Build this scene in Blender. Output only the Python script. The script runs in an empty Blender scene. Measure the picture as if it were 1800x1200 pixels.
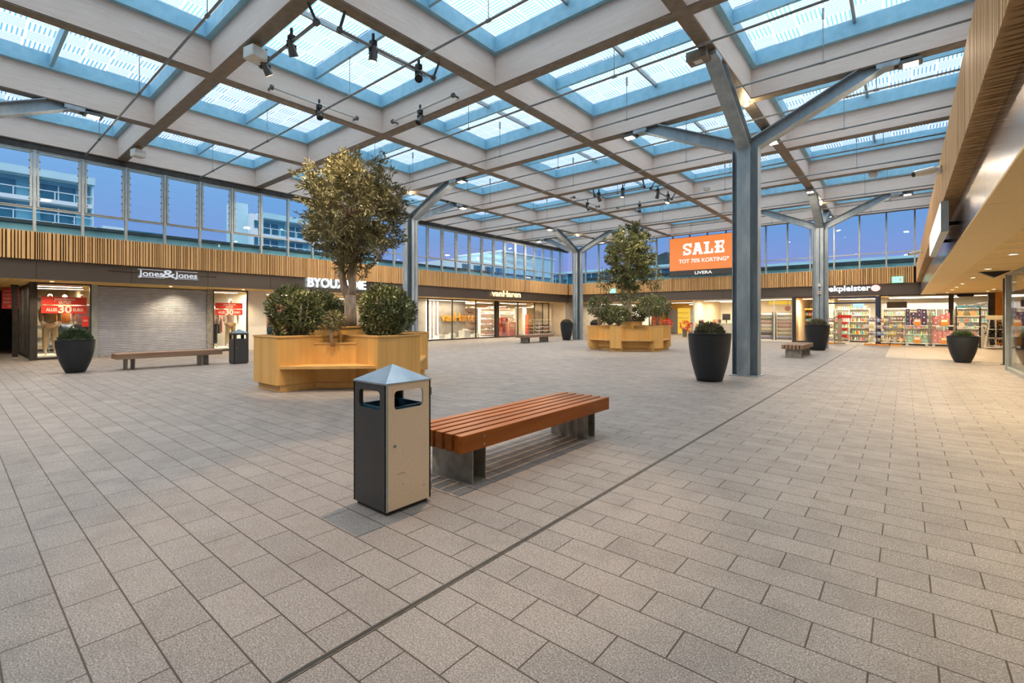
import bpy, bmesh, math, random
import numpy as np
from mathutils import Vector, Matrix
random.seed(7); rng = np.random.default_rng(7)
PI = math.pi
sc = bpy.context.scene
COL = sc.collection

# ------------------------------------------------------------------ camera
H = 1.45
YAW = math.atan(690 / 830)
cam = bpy.data.cameras.new('camera'); camo = bpy.data.objects.new('camera', cam); COL.objects.link(camo)
cam.sensor_width = 36; cam.lens = 16.6; cam.shift_y = -42 / 1800
cam.clip_start = 0.05; cam.clip_end = 500
camo.location = (0, 0, H); camo.rotation_euler = (PI / 2, 0, YAW)
sc.camera = camo

# ------------------------------------------------------------------ world (dusk sky, brighter overhead)
w = bpy.data.worlds.new('dusk_sky'); sc.world = w; w.use_nodes = True
nt = w.node_tree; nt.nodes.clear()
tc = nt.nodes.new('ShaderNodeTexCoord'); sx = nt.nodes.new('ShaderNodeSeparateXYZ')
cr = nt.nodes.new('ShaderNodeValToRGB'); bg = nt.nodes.new('ShaderNodeBackground'); wo = nt.nodes.new('ShaderNodeOutputWorld')
nt.links.new(tc.outputs['Generated'], sx.inputs[0]); nt.links.new(sx.outputs['Z'], cr.inputs[0])
nt.links.new(cr.outputs[0], bg.inputs[0]); nt.links.new(bg.outputs[0], wo.inputs[0])
e = cr.color_ramp.elements
e[0].position = 0.0; e[0].color = (0.225, 0.185, 0.40, 1)
e[1].position = 1.0; e[1].color = (1.42, 1.42, 1.42, 1)
for p, c in ((0.08, (0.20, 0.20, 0.42, 1)), (0.16, (0.125, 0.215, 0.43, 1)), (0.26, (0.12, 0.26, 0.47, 1)), (0.48, (0.80, 0.95, 1.08, 1))):
    k = e.new(p); k.color = c
bg.inputs[1].default_value = 0.95

# ------------------------------------------------------------------ colour management, sampling behaviour
sc.view_settings.view_transform = 'Standard'; sc.view_settings.look = 'None'
sc.view_settings.gamma = 1; sc.view_settings.use_curve_mapping = False
sc.view_settings.exposure = 0.85
cy = sc.cycles
cy.use_denoising = True; cy.max_bounces = 7; cy.diffuse_bounces = 4; cy.glossy_bounces = 3
cy.transmission_bounces = 4; cy.transparent_max_bounces = 14
cy.use_adaptive_sampling = True; cy.adaptive_threshold = 0.02
cy.sample_clamp_indirect = 6; cy.caustics_reflective = False; cy.caustics_refractive = False

FLOOD_W = 100; SPOT_W = 120; DOWN_W = 30; SHOP = 0.9

# ------------------------------------------------------------------ helpers
class MB:
    def __init__(s): s.v = []; s.f = []; s.mi = []; s.cur = 0
    def add(s, vs, fs):
        n = len(s.v); s.v += [tuple(x) for x in vs]
        s.f += [tuple(i + n for i in f) for f in fs]; s.mi += [s.cur] * len(fs); return s
    def box(s, x0, x1, y0, y1, z0, z1, M=None):
        vs = [(x, y, z) for z in (z0, z1) for y in (y0, y1) for x in (x0, x1)]
        if M is not None: vs = [M @ Vector(q) for q in vs]
        return s.add(vs, [(0, 2, 3, 1), (4, 5, 7, 6), (0, 1, 5, 4), (2, 6, 7, 3), (0, 4, 6, 2), (1, 3, 7, 5)])
    def bar(s, a, b, wd, ht, up=(0, 0, 1)):
        a = Vector(a); b = Vector(b); d = (b - a); L = d.length; d.normalize(); up = Vector(up)
        x = d.cross(up)
        if x.length < 1e-4: x = d.cross(Vector((1, 0, 0)))
        x.normalize(); z = x.cross(d)
        M = Matrix(((x[0], d[0], z[0], a[0]), (x[1], d[1], z[1], a[1]), (x[2], d[2], z[2], a[2]), (0, 0, 0, 1)))
        return s.box(-wd / 2, wd / 2, 0, L, -ht / 2, ht / 2, M)
    def prism(s, poly, z0, z1, M=None):
        n = len(poly); vs = [(x, y, z0) for x, y in poly] + [(x, y, z1) for x, y in poly]
        if M is not None: vs = [M @ Vector(q) for q in vs]
        fs = [tuple(range(n))[::-1], tuple(range(n, 2 * n))] + [(i, (i + 1) % n, (i + 1) % n + n, i + n) for i in range(n)]
        return s.add(vs, fs)
    def tube(s, pts, rad, seg=10, caps=True):
        pts = [Vector(p) for p in pts]; n = len(pts)
        if not hasattr(rad, '__len__'): rad = [rad] * n
        vs = []; ref = None
        for i, p in enumerate(pts):
            d = (pts[min(i + 1, n - 1)] - pts[max(i - 1, 0)]).normalized()
            if ref is None:
                ref = Vector((0, 0, 1)) if abs(d.z) < .9 else Vector((1, 0, 0))
            x = d.cross(ref).normalized(); y = x.cross(d).normalized(); ref = y
            for k in range(seg):
                a = 2 * PI * k / seg; vs.append(p + rad[i] * (math.cos(a) * x + math.sin(a) * y))
        fs = [(i * seg + k, i * seg + (k + 1) % seg, (i + 1) * seg + (k + 1) % seg, (i + 1) * seg + k) for i in range(n - 1) for k in range(seg)]
        if caps: fs += [tuple(range(seg))[::-1], tuple(range((n - 1) * seg, n * seg))]
        return s.add(vs, fs)
    def lathe(s, prof, c=(0, 0, 0), seg=32):
        vs = []; n = len(prof)
        for r, z in prof:
            for k in range(seg):
                a = 2 * PI * k / seg; vs.append((c[0] + r * math.cos(a), c[1] + r * math.sin(a), c[2] + z))
        fs = [(i * seg + k, i * seg + (k + 1) % seg, (i + 1) * seg + (k + 1) % seg, (i + 1) * seg + k) for i in range(n - 1) for k in range(seg)]
        return s.add(vs, fs)
    def build(s, name, mat, parent=None, loc=None, smooth=False, bevel=0):
        me = bpy.data.meshes.new(name); me.from_pydata(s.v, [], s.f); me.update()
        for m in (mat if isinstance(mat, (list, tuple)) else [mat]): me.materials.append(m)
        if any(s.mi): me.polygons.foreach_set('material_index', s.mi)
        bm = bmesh.new(); bm.from_mesh(me); bmesh.ops.recalc_face_normals(bm, faces=bm.faces); bm.to_mesh(me); bm.free()
        o = bpy.data.objects.new(name, me); COL.objects.link(o)
        if parent is not None: o.parent = parent
        if loc is not None: o.location = loc
        if smooth:
            for p in me.polygons: p.use_smooth = True
        if bevel:
            b = o.modifiers.new('bevel', 'BEVEL'); b.width = bevel; b.segments = 2; b.limit_method = 'ANGLE'; b.angle_limit = .6
        return o

def B(*boxes):
    m = MB()
    for b in boxes: m.box(*b)
    return m
def tag(o, label=None, cat=None, group=None, kind=None):
    if label: o['label'] = label
    if cat: o['category'] = cat
    if group: o['group'] = group
    if kind: o['kind'] = kind
    return o
def thing(name, label, cat, loc=(0, 0, 0), rz=0, group=None):
    o = bpy.data.objects.new(name, None); COL.objects.link(o); o.location = loc; o.rotation_euler = (0, 0, rz)
    o.empty_display_size = .2
    return tag(o, label, cat, group)
def struct(o): o['kind'] = 'structure'; return o
def sempty(name, loc=(0, 0, 0), rz=0):
    o = bpy.data.objects.new(name, None); COL.objects.link(o); o.location = loc; o.rotation_euler = (0, 0, rz); return struct(o)
def kids(o): return [c for c in bpy.data.objects if c.parent == o]
KIDS = {}
def dup(root, loc=None, rz=None, label=None, group=None):
    def tree(o):
        if o.name not in KIDS: KIDS[o.name] = [(c, tree(c)) for c in kids(o)]
        return KIDS[o.name]
    def cp(o, sub, par):
        c = o.copy(); COL.objects.link(c)
        if par is not None: c.parent = par
        for k, ks in sub: cp(k, ks, c)
        return c
    r = cp(root, tree(root), None)
    if loc is not None: r.location = loc
    if rz is not None: r.rotation_euler = (0, 0, rz)
    if label: r['label'] = label
    if group: r['group'] = group
    return r

# ------------------------------------------------------------------ materials
def mat(name, col=(.5, .5, .5), rough=.6, metal=0, emit=None, estr=0, spec=.5):
    m = bpy.data.materials.new(name); m.use_nodes = True
    b = m.node_tree.nodes['Principled BSDF']
    b.inputs['Base Color'].default_value = (*col, 1); b.inputs['Roughness'].default_value = rough
    b.inputs['Metallic'].default_value = metal; b.inputs['Specular IOR Level'].default_value = spec
    if emit: b.inputs['Emission Color'].default_value = (*emit, 1); b.inputs['Emission Strength'].default_value = estr
    return m
class NG:
    def __init__(s, m): s.t = m.node_tree; s.b = s.t.nodes['Principled BSDF']
    def n(s, typ, **kw):
        x = s.t.nodes.new(typ)
        for k, v in kw.items(): setattr(x, k, v)
        return x
    def l(s, a, b): s.t.links.new(a, b)
    def math(s, op, a, b=None, c=None):
        x = s.n('ShaderNodeMath', operation=op)
        for i, v in enumerate((a, b, c)):
            if v is None: continue
            if isinstance(v, (int, float)): x.inputs[i].default_value = v
            else: s.l(v, x.inputs[i])
        return x.outputs[0]
    def coord(s, scale=(1, 1, 1), kind='Object'):
        t = s.n('ShaderNodeTexCoord'); mp = s.n('ShaderNodeMapping'); mp.inputs['Scale'].default_value = scale
        s.l(t.outputs[kind], mp.inputs[0]); return mp.outputs[0]
    def noise(s, vec, scale, detail=4, rough=.5):
        x = s.n('ShaderNodeTexNoise'); x.inputs['Scale'].default_value = scale; x.inputs['Detail'].default_value = detail
        x.inputs['Roughness'].default_value = rough; s.l(vec, x.inputs['Vector']); return x.outputs['Fac']
    def ramp(s, fac, stops):
        x = s.n('ShaderNodeValToRGB'); el = x.color_ramp.elements
        el[0].position, el[0].color = stops[0][0], (*stops[0][1], 1); el[1].position, el[1].color = stops[-1][0], (*stops[-1][1], 1)
        for p, c in stops[1:-1]: k = el.new(p); k.color = (*c, 1)
        s.l(fac, x.inputs[0]); return x.outputs[0]
    def mix(s, fac, a, b, mode='MIX'):
        x = s.n('ShaderNodeMix', data_type='RGBA', blend_type=mode)
        for i, v in ((0, fac), (6, a), (7, b)):
            if isinstance(v, (int, float)): x.inputs[i].default_value = v
            elif isinstance(v, tuple): x.inputs[i].default_value = (*v, 1)
            else: s.l(v, x.inputs[i])
        return x.outputs[2]
    def bump(s, h, strength=.3, dist=.01):
        x = s.n('ShaderNodeBump'); x.inputs['Strength'].default_value = strength; x.inputs['Distance'].default_value = dist
        s.l(h, x.inputs['Height']); s.l(x.outputs[0], s.b.inputs['Normal'])
M = {}
def noisy(name, c1, c2, scale=8, rough=.6, metal=0, stretch=(1, 1, 1), bump=0, lo=.35, hi=.65, detail=5, spec=.5):
    m = mat(name, c1, rough, metal, spec=spec); g = NG(m)
    f = g.noise(g.coord(stretch), scale, detail)
    g.l(g.ramp(f, [(lo, c1), (hi, c2)]), g.b.inputs['Base Color'])
    if bump: g.bump(f, bump)
    M[name] = m; return m
def wood(name, c1, c2, axis='z', rough=.5, board=0.12, scale=14):
    """planked timber: boards along the axis, grain stretched along the axis"""
    m = mat(name, c1, rough, spec=.22); g = NG(m)
    st = {'x': (.06, 1, 1), 'y': (1, .06, 1), 'z': (1, 1, .06)}[axis]
    v = g.coord(st); f = g.noise(v, scale, 6, .6)
    t = g.n('ShaderNodeTexCoord'); sp = g.n('ShaderNodeSeparateXYZ'); g.l(t.outputs['Object'], sp.inputs[0])
    if axis == 'z': u = g.math('ADD', sp.outputs[0], g.math('MULTIPLY', sp.outputs[1], 1.31))
    elif axis == 'y': u = sp.outputs[0]
    else: u = sp.outputs[1]
    wn = g.n('ShaderNodeTexWhiteNoise', noise_dimensions='1D'); g.l(g.math('FLOOR', g.math('DIVIDE', u, board)), wn.inputs['W'])
    base = g.ramp(f, [(.3, c1), (.7, c2)])
    g.l(g.mix(g.math('MULTIPLY', wn.outputs['Value'], .55), base, tuple(x * .62 for x in c2), 'MIX'), g.b.inputs['Base Color'])
    g.bump(f, .15, .004)
    M[name] = m; return m

# granite pavers in running bond
m = mat('granite_pavers', (.3, .28, .27), .62); g = NG(m)
vec = g.n('ShaderNodeTexCoord').outputs['Object']
mp = g.n('ShaderNodeMapping'); mp.inputs['Location'].default_value = (.115, -.149, 0); g.l(vec, mp.inputs[0])
br = g.n('ShaderNodeTexBrick'); br.offset = .5; br.offset_frequency = 2; br.squash = 1
g.l(mp.outputs[0], br.inputs['Vector'])
for k, v in (('Scale', 1), ('Mortar Size', .0040), ('Mortar Smooth', .15), ('Bias', 0), ('Brick Width', .445), ('Row Height', .2268)): br.inputs[k].default_value = v
br.inputs['Color1'].default_value = (.30, .30, .30, 1); br.inputs['Color2'].default_value = (.95, .95, .95, 1); br.inputs['Mortar'].default_value = (.5, .5, .5, 1)
sp1 = g.noise(vec, 125, 1, .9); sp2 = g.noise(vec, 38, 3, .7); big = g.noise(vec, .55, 4, .6); mid = g.noise(vec, 3.1, 4, .7)
c = g.ramp(sp1, [(.37, (.02, .018, .018)), (.46, (.165, .147, .14)), (.55, (.285, .255, .243)), (.65, (.62, .57, .54))])
c = g.mix(.28, c, g.ramp(sp2, [(.35, (.10, .088, .083)), (.65, (.42, .38, .36))]))
c = g.mix(.30, c, g.ramp(br.outputs['Color'], [(.3, (.17, .152, .147)), (.95, (.33, .298, .285))]))
c = g.mix(g.ramp(mid, [(.48, (0, 0, 0)), (.75, (.5, .5, .5))]), c, (.17, .15, .145))
c = g.mix(g.ramp(big, [(.35, (0, 0, 0)), (.75, (.35, .35, .35))]), c, (.24, .215, .205))
vo = g.n('ShaderNodeTexVoronoi'); vo.inputs['Scale'].default_value = 1.35; g.l(vec, vo.inputs['Vector'])
wobble = g.math('ADD', vo.outputs['Distance'], g.math('MULTIPLY', g.noise(vec, 22, 2), .05))
sp = g.math('LESS_THAN', wobble, .065)
c = g.mix(g.math('MULTIPLY', sp, .5), c, (.10, .085, .08))
c = g.mix(br.outputs['Fac'], c, (.045, .03, .02))
g.l(c, g.b.inputs['Base Color']); g.l(g.ramp(mid, [(.3, (.48,) * 3), (.7, (.7,) * 3)]), g.b.inputs['Roughness'])
hh = g.math('SUBTRACT', g.math('MULTIPLY', sp1, .12), br.outputs['Fac']); g.bump(hh, .5, .004)
M['paver'] = m
m = mat('cream_tiles', (.55, .48, .42), .4); g = NG(m)
br = g.n('ShaderNodeTexBrick'); br.offset = 0; g.l(g.n('ShaderNodeTexCoord').outputs['Object'], br.inputs['Vector'])
for k, v in (('Scale', 1), ('Mortar Size', .008), ('Brick Width', 1.15), ('Row Height', 2.3)): br.inputs[k].default_value = v
br.inputs['Color1'].default_value = (.40, .34, .28, 1); br.inputs['Color2'].default_value = (.35, .295, .245, 1); br.inputs['Mortar'].default_value = (.25, .2, .17, 1)
g.l(br.outputs['Color'], g.b.inputs['Base Color']); M['tile'] = m

# whitewashed structural timber with knots
m = mat('pale_timber', (.62, .54, .48), .7); g = NG(m)
oc = g.n('ShaderNodeTexCoord').outputs['Object']
f1 = g.noise(g.coord((1, 1, 9)), 2.2, 5, .6); f2 = g.noise(oc, 40, 3, .6)
vo = g.n('ShaderNodeTexVoronoi'); vo.inputs['Scale'].default_value = 5.5; g.l(oc, vo.inputs['Vector'])
c = g.ramp(f1, [(.3, (.84, .68, .60)), (.7, (.93, .79, .71))])
c = g.mix(g.math('MULTIPLY', f2, .25), c, (.42, .35, .3))
c = g.mix(g.math('MULTIPLY', g.math('LESS_THAN', vo.outputs['Distance'], .05), .6), c, (.20, .14, .10))
g.l(c, g.b.inputs['Base Color']); M['timber'] = m
# galvanised steel
m = mat('galvanised_steel', (.3, .33, .36), .42, .4); g = NG(m)
oc = g.n('ShaderNodeTexCoord').outputs['Object']
f1 = g.noise(g.coord((1, 1, .35)), 3, 6, .65); f2 = g.noise(oc, 60, 2)
c = g.ramp(f1, [(.3, (.22, .29, .35)), (.5, (.33, .41, .47)), (.72, (.52, .60, .65))])
c = g.mix(g.math('MULTIPLY', f2, .3), c, (.5, .52, .54)); g.l(c, g.b.inputs['Base Color'])
g.l(g.ramp(f1, [(.3, (.35,) * 3), (.7, (.6,) * 3)]), g.b.inputs['Roughness']); M['steel'] = m
noisy('steel_flat', (.22, .215, .195), (.36, .35, .32), 9, .5, .3)
wood('oak', (.70, .38, .11), (.80, .50, .18), 'z', .45, .21, 9)
wood('oak_x', (.62, .35, .12), (.74, .47, .19), 'x', .4, 10, 9)
wood('bench_wood', (.25, .066, .008), (.42, .128, .02), 'y', .4, 10, 16)
wood('bench_weathered', (.23, .14, .09), (.36, .24, .17), 'y', .6, 10, 16)
wood('slat_wood', (.52, .31, .13), (.72, .47, .23), 'z', .6, .083, 10)
wood('ceiling_wood', (.80, .53, .17), (.92, .66, .26), 'x', .55, .10, 12)
noisy('fascia', (.13, .112, .102), (.165, .145, .132), 60, .30, .7)
noisy('soffit_panel', (.78, .55, .20), (.84, .61, .25), 40, .5, .0)
noisy('dark_gap', (.012, .010, .009), (.02, .016, .013), 3, .9)
noisy('alu_frame', (.33, .37, .38), (.40, .44, .45), 6, .45, .5)
noisy('blue_lit_frame', (.26, .52, .67), (.33, .60, .75), 6, .5, .1)  # white skylight metal, with the blue light falling on it put into the colour
noisy('dark_frame', (.045, .04, .036), (.07, .06, .055), 6, .45, .4)
noisy('anthracite', (.045, .045, .048), (.065, .064, .066), 90, .5, .2)
noisy('bin_door', (.78, .64, .47), (.84, .70, .53), 70, .45, .12)
noisy('bin_lid', (.30, .38, .46), (.40, .47, .54), 5, .25, .85)
noisy('pot', (.009, .014, .022), (.034, .036, .040), 110, .42, 0, spec=.35)
noisy('soil', (.03, .02, .015), (.09, .06, .04), 30, .95)
noisy('bark', (.30, .22, .16), (.52, .42, .33), 14, .85, 0, (1, 1, .3), .4)
noisy('leaf_olive', (.12, .125, .06), (.33, .28, .13), 1.6, .5, 0, lo=.3, hi=.7)
noisy('leaf_dark', (.05, .075, .025), (.26, .27, .11), 2.5, .35, 0, lo=.3, hi=.7)
noisy('leaf_box', (.03, .06, .03), (.09, .13, .06), 4, .6)
noisy('leaf_heather', (.12, .10, .07), (.20, .20, .11), 6, .7)
noisy('shutter', (.46, .49, .58), (.53, .55, .63), 4, .4, .45)
noisy('cream_wall', (.72, .60, .42), (.80, .68, .50), 2, .8)
noisy('white_wall', (.78, .76, .70), (.84, .82, .77), 2, .8)
noisy('grey_wall', (.30, .27, .24), (.36, .33, .30), 3, .8)
noisy('dark_wall', (.05, .05, .05), (.08, .078, .075), 3, .8)
noisy('concrete_out', (.35, .44, .46), (.42, .52, .54), .7, .85)
noisy('roof_felt', (.04, .06, .07), (.07, .09, .10), 2, .9)
noisy('pipe', (.24, .26, .27), (.33, .35, .36), 8, .45, .5)
noisy('lamp_body', (.10, .105, .11), (.15, .155, .16), 8, .4, .4)
noisy('black', (.012, .012, .013), (.02, .02, .02), 8, .5)
noisy('white_plastic', (.68, .68, .66), (.76, .76, .74), 8, .4)
noisy('orange_wall', (.72, .27, .03), (.80, .33, .05), 2, .6)
noisy('navy', (.02, .03, .07), (.03, .04, .09), 4, .4)
noisy('red_poster', (.62, .03, .02), (.68, .05, .03), 1, .5)
noisy('skin', (.72, .66, .56), (.78, .72, .62), 3, .5)
def flat(name, c, rough=.6, metal=0):
    d = tuple(min(1, x * 1.12 + .003) for x in c); return noisy(name, c, d, 12, rough, metal)
def emis(name, c, s):
    m = mat(name, (.05, .05, .05), .7, 0, c, s, .15); g = NG(m)
    f = g.noise(g.coord(), 2, 1); g.l(g.math('MULTIPLY_ADD', f, .1 * s, .95 * s), g.b.inputs['Emission Strength']); M[name] = m; return m
emis('lamp_warm', (1, .80, .52), 14); emis('lamp_spot', (1, .78, .50), 20); emis('lamp_down', (1, .85, .62), 9)
emis('panel_white', (1, .90, .74), 5); emis('neon_white', (.90, .96, 1), 1.6); emis('neon_cool', (.80, .97, 1), 1.8); emis('neon_orange', (1, .66, .28), 1.5)
emis('exit_green', (.35, 1, .72), .75); emis('screen_orange', (1, .28, .065), .52); emis('screen_black', (.02, .018, .016), .8)
emis('screen_white', (1, .97, .92), .6); emis('red_oval', (1, .45, .42), 1.1); emis('screen_blue', (.35, .75, .95), .5); emis('yellow_sign', (1, .62, .06), .5)
emis('lightbox', (1, .86, .62), 2.0); emis('lilac', (.62, .60, .82), .6); emis('out_lamp', (1, .8, .6), 4)

# glass
def glass(name, tint, refl=.06, rough=.0):
    m = bpy.data.materials.new(name); m.use_nodes = True; t = m.node_tree; t.nodes.clear()
    o = t.nodes.new('ShaderNodeOutputMaterial'); mx = t.nodes.new('ShaderNodeMixShader'); tr = t.nodes.new('ShaderNodeBsdfTransparent')
    gl = t.nodes.new('ShaderNodeBsdfGlossy'); fr = t.nodes.new('ShaderNodeFresnel'); fr.inputs[0].default_value = 1.35
    ge = t.nodes.new('ShaderNodeNewGeometry'); ma = t.nodes.new('ShaderNodeMath'); ma.operation = 'MULTIPLY'; ma.inputs[1].default_value = refl * 12
    # the same fresnel on both faces of a pane
    fr.inputs[0].default_value = 1.35
    t.links.new(fr.outputs[0], ma.inputs[0]); ma.use_clamp = True
    tr.inputs[0].default_value = (*tint, 1); gl.inputs['Roughness'].default_value = rough; gl.inputs['Color'].default_value = (.9, .95, 1, 1)
    t.links.new(ma.outputs[0], mx.inputs[0]); t.links.new(tr.outputs[0], mx.inputs[1]); t.links.new(gl.outputs[0], mx.inputs[2]); t.links.new(mx.outputs[0], o.inputs[0])
    M[name] = m; return m
glass('window_glass', (.88, .97, .99), .03); glass('shop_glass', (.97, .97, .96), .045); glass('louvre_glass', (.93, .98, .99), .03)
# fritted skylight glass: white printed stripes in basket weave on clear cyan glass
m = bpy.data.materials.new('fritted_glass'); m.use_nodes = True; t = m.node_tree
g = NG(m); o = t.nodes['Material Output']
spx = g.n('ShaderNodeSeparateXYZ'); g.l(g.n('ShaderNodeTexCoord').outputs['Object'], spx.inputs[0])
cs = .485; u = g.math('DIVIDE', spx.outputs[0], cs); v = g.math('DIVIDE', spx.outputs[1], cs)
fu = g.math('FRACT', g.math('ADD', u, 100)); fv = g.math('FRACT', g.math('ADD', v, 100))
chk = g.math('MODULO', g.math('ADD', g.math('FLOOR', g.math('ADD', u, 100)), g.math('FLOOR', g.math('ADD', v, 100))), 2)
sel = g.n('ShaderNodeMix', data_type='FLOAT'); g.l(chk, sel.inputs[0]); g.l(fu, sel.inputs[2]); g.l(fv, sel.inputs[3])
sel2 = g.n('ShaderNodeMix', data_type='FLOAT'); g.l(chk, sel2.inputs[0]); g.l(fv, sel2.inputs[2]); g.l(fu, sel2.inputs[3])
clear = g.math('LESS_THAN', g.math('ABSOLUTE', g.math('SUBTRACT', g.math('FRACT', g.math('MULTIPLY', sel.outputs[0], 6)), .5)), .2)
ins = g.math('LESS_THAN', g.math('ABSOLUTE', g.math('SUBTRACT', sel2.outputs[0], .5)), .44)
clear = g.math('MULTIPLY', clear, ins)
edge = g.n('ShaderNodeAttribute'); 
tr = g.n('ShaderNodeBsdfTransparent'); tr.inputs[0].default_value = (.27, .60, .76, 1)
tl = g.n('ShaderNodeBsdfTranslucent'); tl.inputs[0].default_value = (.93, .97, .98, 1)
df = g.n('ShaderNodeBsdfDiffuse'); df.inputs[0].default_value = (.9, .93, .94, 1)
wm = g.n('ShaderNodeMixShader'); wm.inputs[0].default_value = .1; g.l(tl.outputs[0], wm.inputs[1]); g.l(df.outputs[0], wm.inputs[2])
tw = g.n('ShaderNodeMixShader'); tw.inputs[0].default_value = .45; g.l(wm.outputs[0], tw.inputs[1]); tr2 = g.n('ShaderNodeBsdfTransparent'); tr2.inputs[0].default_value = (.98, .99, 1, 1); g.l(tr2.outputs[0], tw.inputs[2])
mx = g.n('ShaderNodeMixShader'); g.l(clear, mx.inputs[0]); g.l(tw.outputs[0], mx.inputs[1]); g.l(tr.outputs[0], mx.inputs[2]); g.l(mx.outputs[0], o.inputs[0])
M['frit'] = m

# lights inside lamps
def light(kind, loc, power, col=(1, .82, .6), size=.2, target=None, blend=.5, angle=60, parent=None, size_y=None):
    l = bpy.data.lights.new('lamp_light', kind); l.energy = power; l.color = col
    if kind == 'SPOT': l.spot_size = math.radians(angle); l.spot_blend = blend; l.shadow_soft_size = size
    elif kind == 'AREA':
        l.shape = 'RECTANGLE'; l.size = size; l.size_y = size_y or size
    else: l.shadow_soft_size = size
    o = bpy.data.objects.new('lamp_light', l); COL.objects.link(o); o.location = loc
    if target is not None:
        d = Vector(target) - Vector(loc); o.rotation_euler = d.to_track_quat('-Z', 'Y').to_euler()
    if parent is not None:
        o.parent = parent; o.matrix_parent_inverse = parent.matrix_world.inverted() if False else Matrix.Identity(4)
    return o

# text -> mesh; face: 'left' (+X facing) | 'far' (-Y facing) | 'near'(+X) ; anchor = left bottom corner
def text_mesh(name, s, size, matl, face, loc, depth=.02, bold=0., width=None, parent=None, space=1.0):
    c = bpy.data.curves.new('t', 'FONT'); c.body = s; c.size = size; c.extrude = depth / 2; c.offset = bold; c.space_character = space
    c.resolution_u = 3
    to = bpy.data.objects.new('t', c); COL.objects.link(to)
    dg = bpy.context.evaluated_depsgraph_get(); me = bpy.data.meshes.new_from_object(to.evaluated_get(dg))
    bpy.data.objects.remove(to); bpy.data.curves.remove(c)
    n = len(me.vertices); co = np.empty(n * 3); me.vertices.foreach_get('co', co); co = co.reshape(-1, 3)
    co[:, 0] -= co[:, 0].min(); k = (width / co[:, 0].max()) if width else 1; co[:, 0] *= k
    if face == 'left': new = np.stack([co[:, 2], co[:, 0], co[:, 1]], 1)
    else: new = np.stack([co[:, 0], -co[:, 2], co[:, 1]], 1)
    me.vertices.foreach_set('co', new.ravel()); me.materials.clear(); me.materials.append(matl); me.update()
    o = bpy.data.objects.new(name, me); COL.objects.link(o); o.location = loc
    if parent is not None: o.parent = parent
    return o

def foliage(name, pts, dirs, length, width, matl, parent, jitter=.35, fold=.25):
    """many separate folded leaves at pts, pointing roughly along dirs"""
    n = len(pts); P = np.asarray(pts); D = np.asarray(dirs) + rng.normal(0, jitter, (n, 3)); D /= np.linalg.norm(D, axis=1)[:, None] + 1e-9
    R = rng.normal(0, 1, (n, 3)); S = np.cross(D, R); S /= np.linalg.norm(S, axis=1)[:, None] + 1e-9; N = np.cross(S, D)
    L = length * rng.uniform(.65, 1.3, (n, 1)); W = width * rng.uniform(.7, 1.25, (n, 1))
    a = P; b = P + D * L * .45 + S * W / 2 + N * W * fold; c = P + D * L; d = P + D * L * .45 - S * W / 2 + N * W * fold
    V = np.stack([a, b, c, d], 1).reshape(-1, 3)
    me = bpy.data.meshes.new(name); me.vertices.add(n * 4); me.vertices.foreach_set('co', V.ravel())
    idx = np.arange(n) * 4; F = np.stack([idx, idx + 1, idx + 2, idx, idx + 2, idx + 3], 1).reshape(-1)
    me.loops.add(n * 6); me.loops.foreach_set('vertex_index', F.astype(np.int32))
    me.polygons.add(n * 2); me.polygons.foreach_set('loop_start', (np.arange(n * 2) * 3).astype(np.int32))
    try: me.polygons.foreach_set('loop_total', np.full(n * 2, 3, dtype=np.int32))
    except Exception: pass
    me.update(calc_edges=True); me.materials.append(matl)
    o = bpy.data.objects.new(name, me); COL.objects.link(o); o.parent = parent; return o

# ================================================================== THE SETTING
ZB = 6.9; GX = [-20.95, -16.5, -12.05, -7.57, -3.07, 1.4]
GY = [-9.6, -5.05, -0.55, 3.95, 8.45, 12.95, 17.5, 22.05, 26.6, 31.1]
XF, XS, YF, YS, XR = -20.9, -20.7, 32.2, 32.0, 0.46      # fascia / slat planes
struct(B((-34, 9, -11, 46, -.2, 0)).build('floor', M['paver']))
struct(B((-.55, 3.9, 21.8, 32.25, -.02, .004)).build('floor', M['tile']))
d = B((-1.922, -1.890, -11, 32.2, -.01, .0035)).build('drain_channel', noisy('drain_metal', (.09, .07, .05), (.17, .14, .11), 20, .5, .4)); struct(d)
B((-1.915, -1.898, -11, 32.2, 0, .0045)).build('slot', M['black'], d)

# roof beams
M['plate'] = noisy('brown_plate', (.20, .165, .13), (.27, .23, .185), 7, .5, .25)
for y in GY:
    o = B((GX[0] - .15, GX[-1] + .15, y - .15, y + .15, ZB, ZB + .82)).build('ceiling_beam', M['timber']); struct(o)
    B((GX[0] - .1, GX[-1] + .1, y - .135, y + .135, ZB - .022, ZB - .004)).build('bottom_plate', M['plate'], o)
for x in GX:
    o = B((x - .149, x + .149, GY[0] - .15, GY[-1] + .15, ZB + .004, ZB + .815)).build('ceiling_beam', M['timber']); struct(o)
    B((x - .135, x + .135, GY[0], GY[-1] + .1, ZB - .021, ZB - .005)).build('bottom_plate', M['plate'], o)
struct(B((-21.3, 1.6, 31.26, 32.6, 7.16, 7.5)).build('ceiling', M['timber']))

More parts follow.
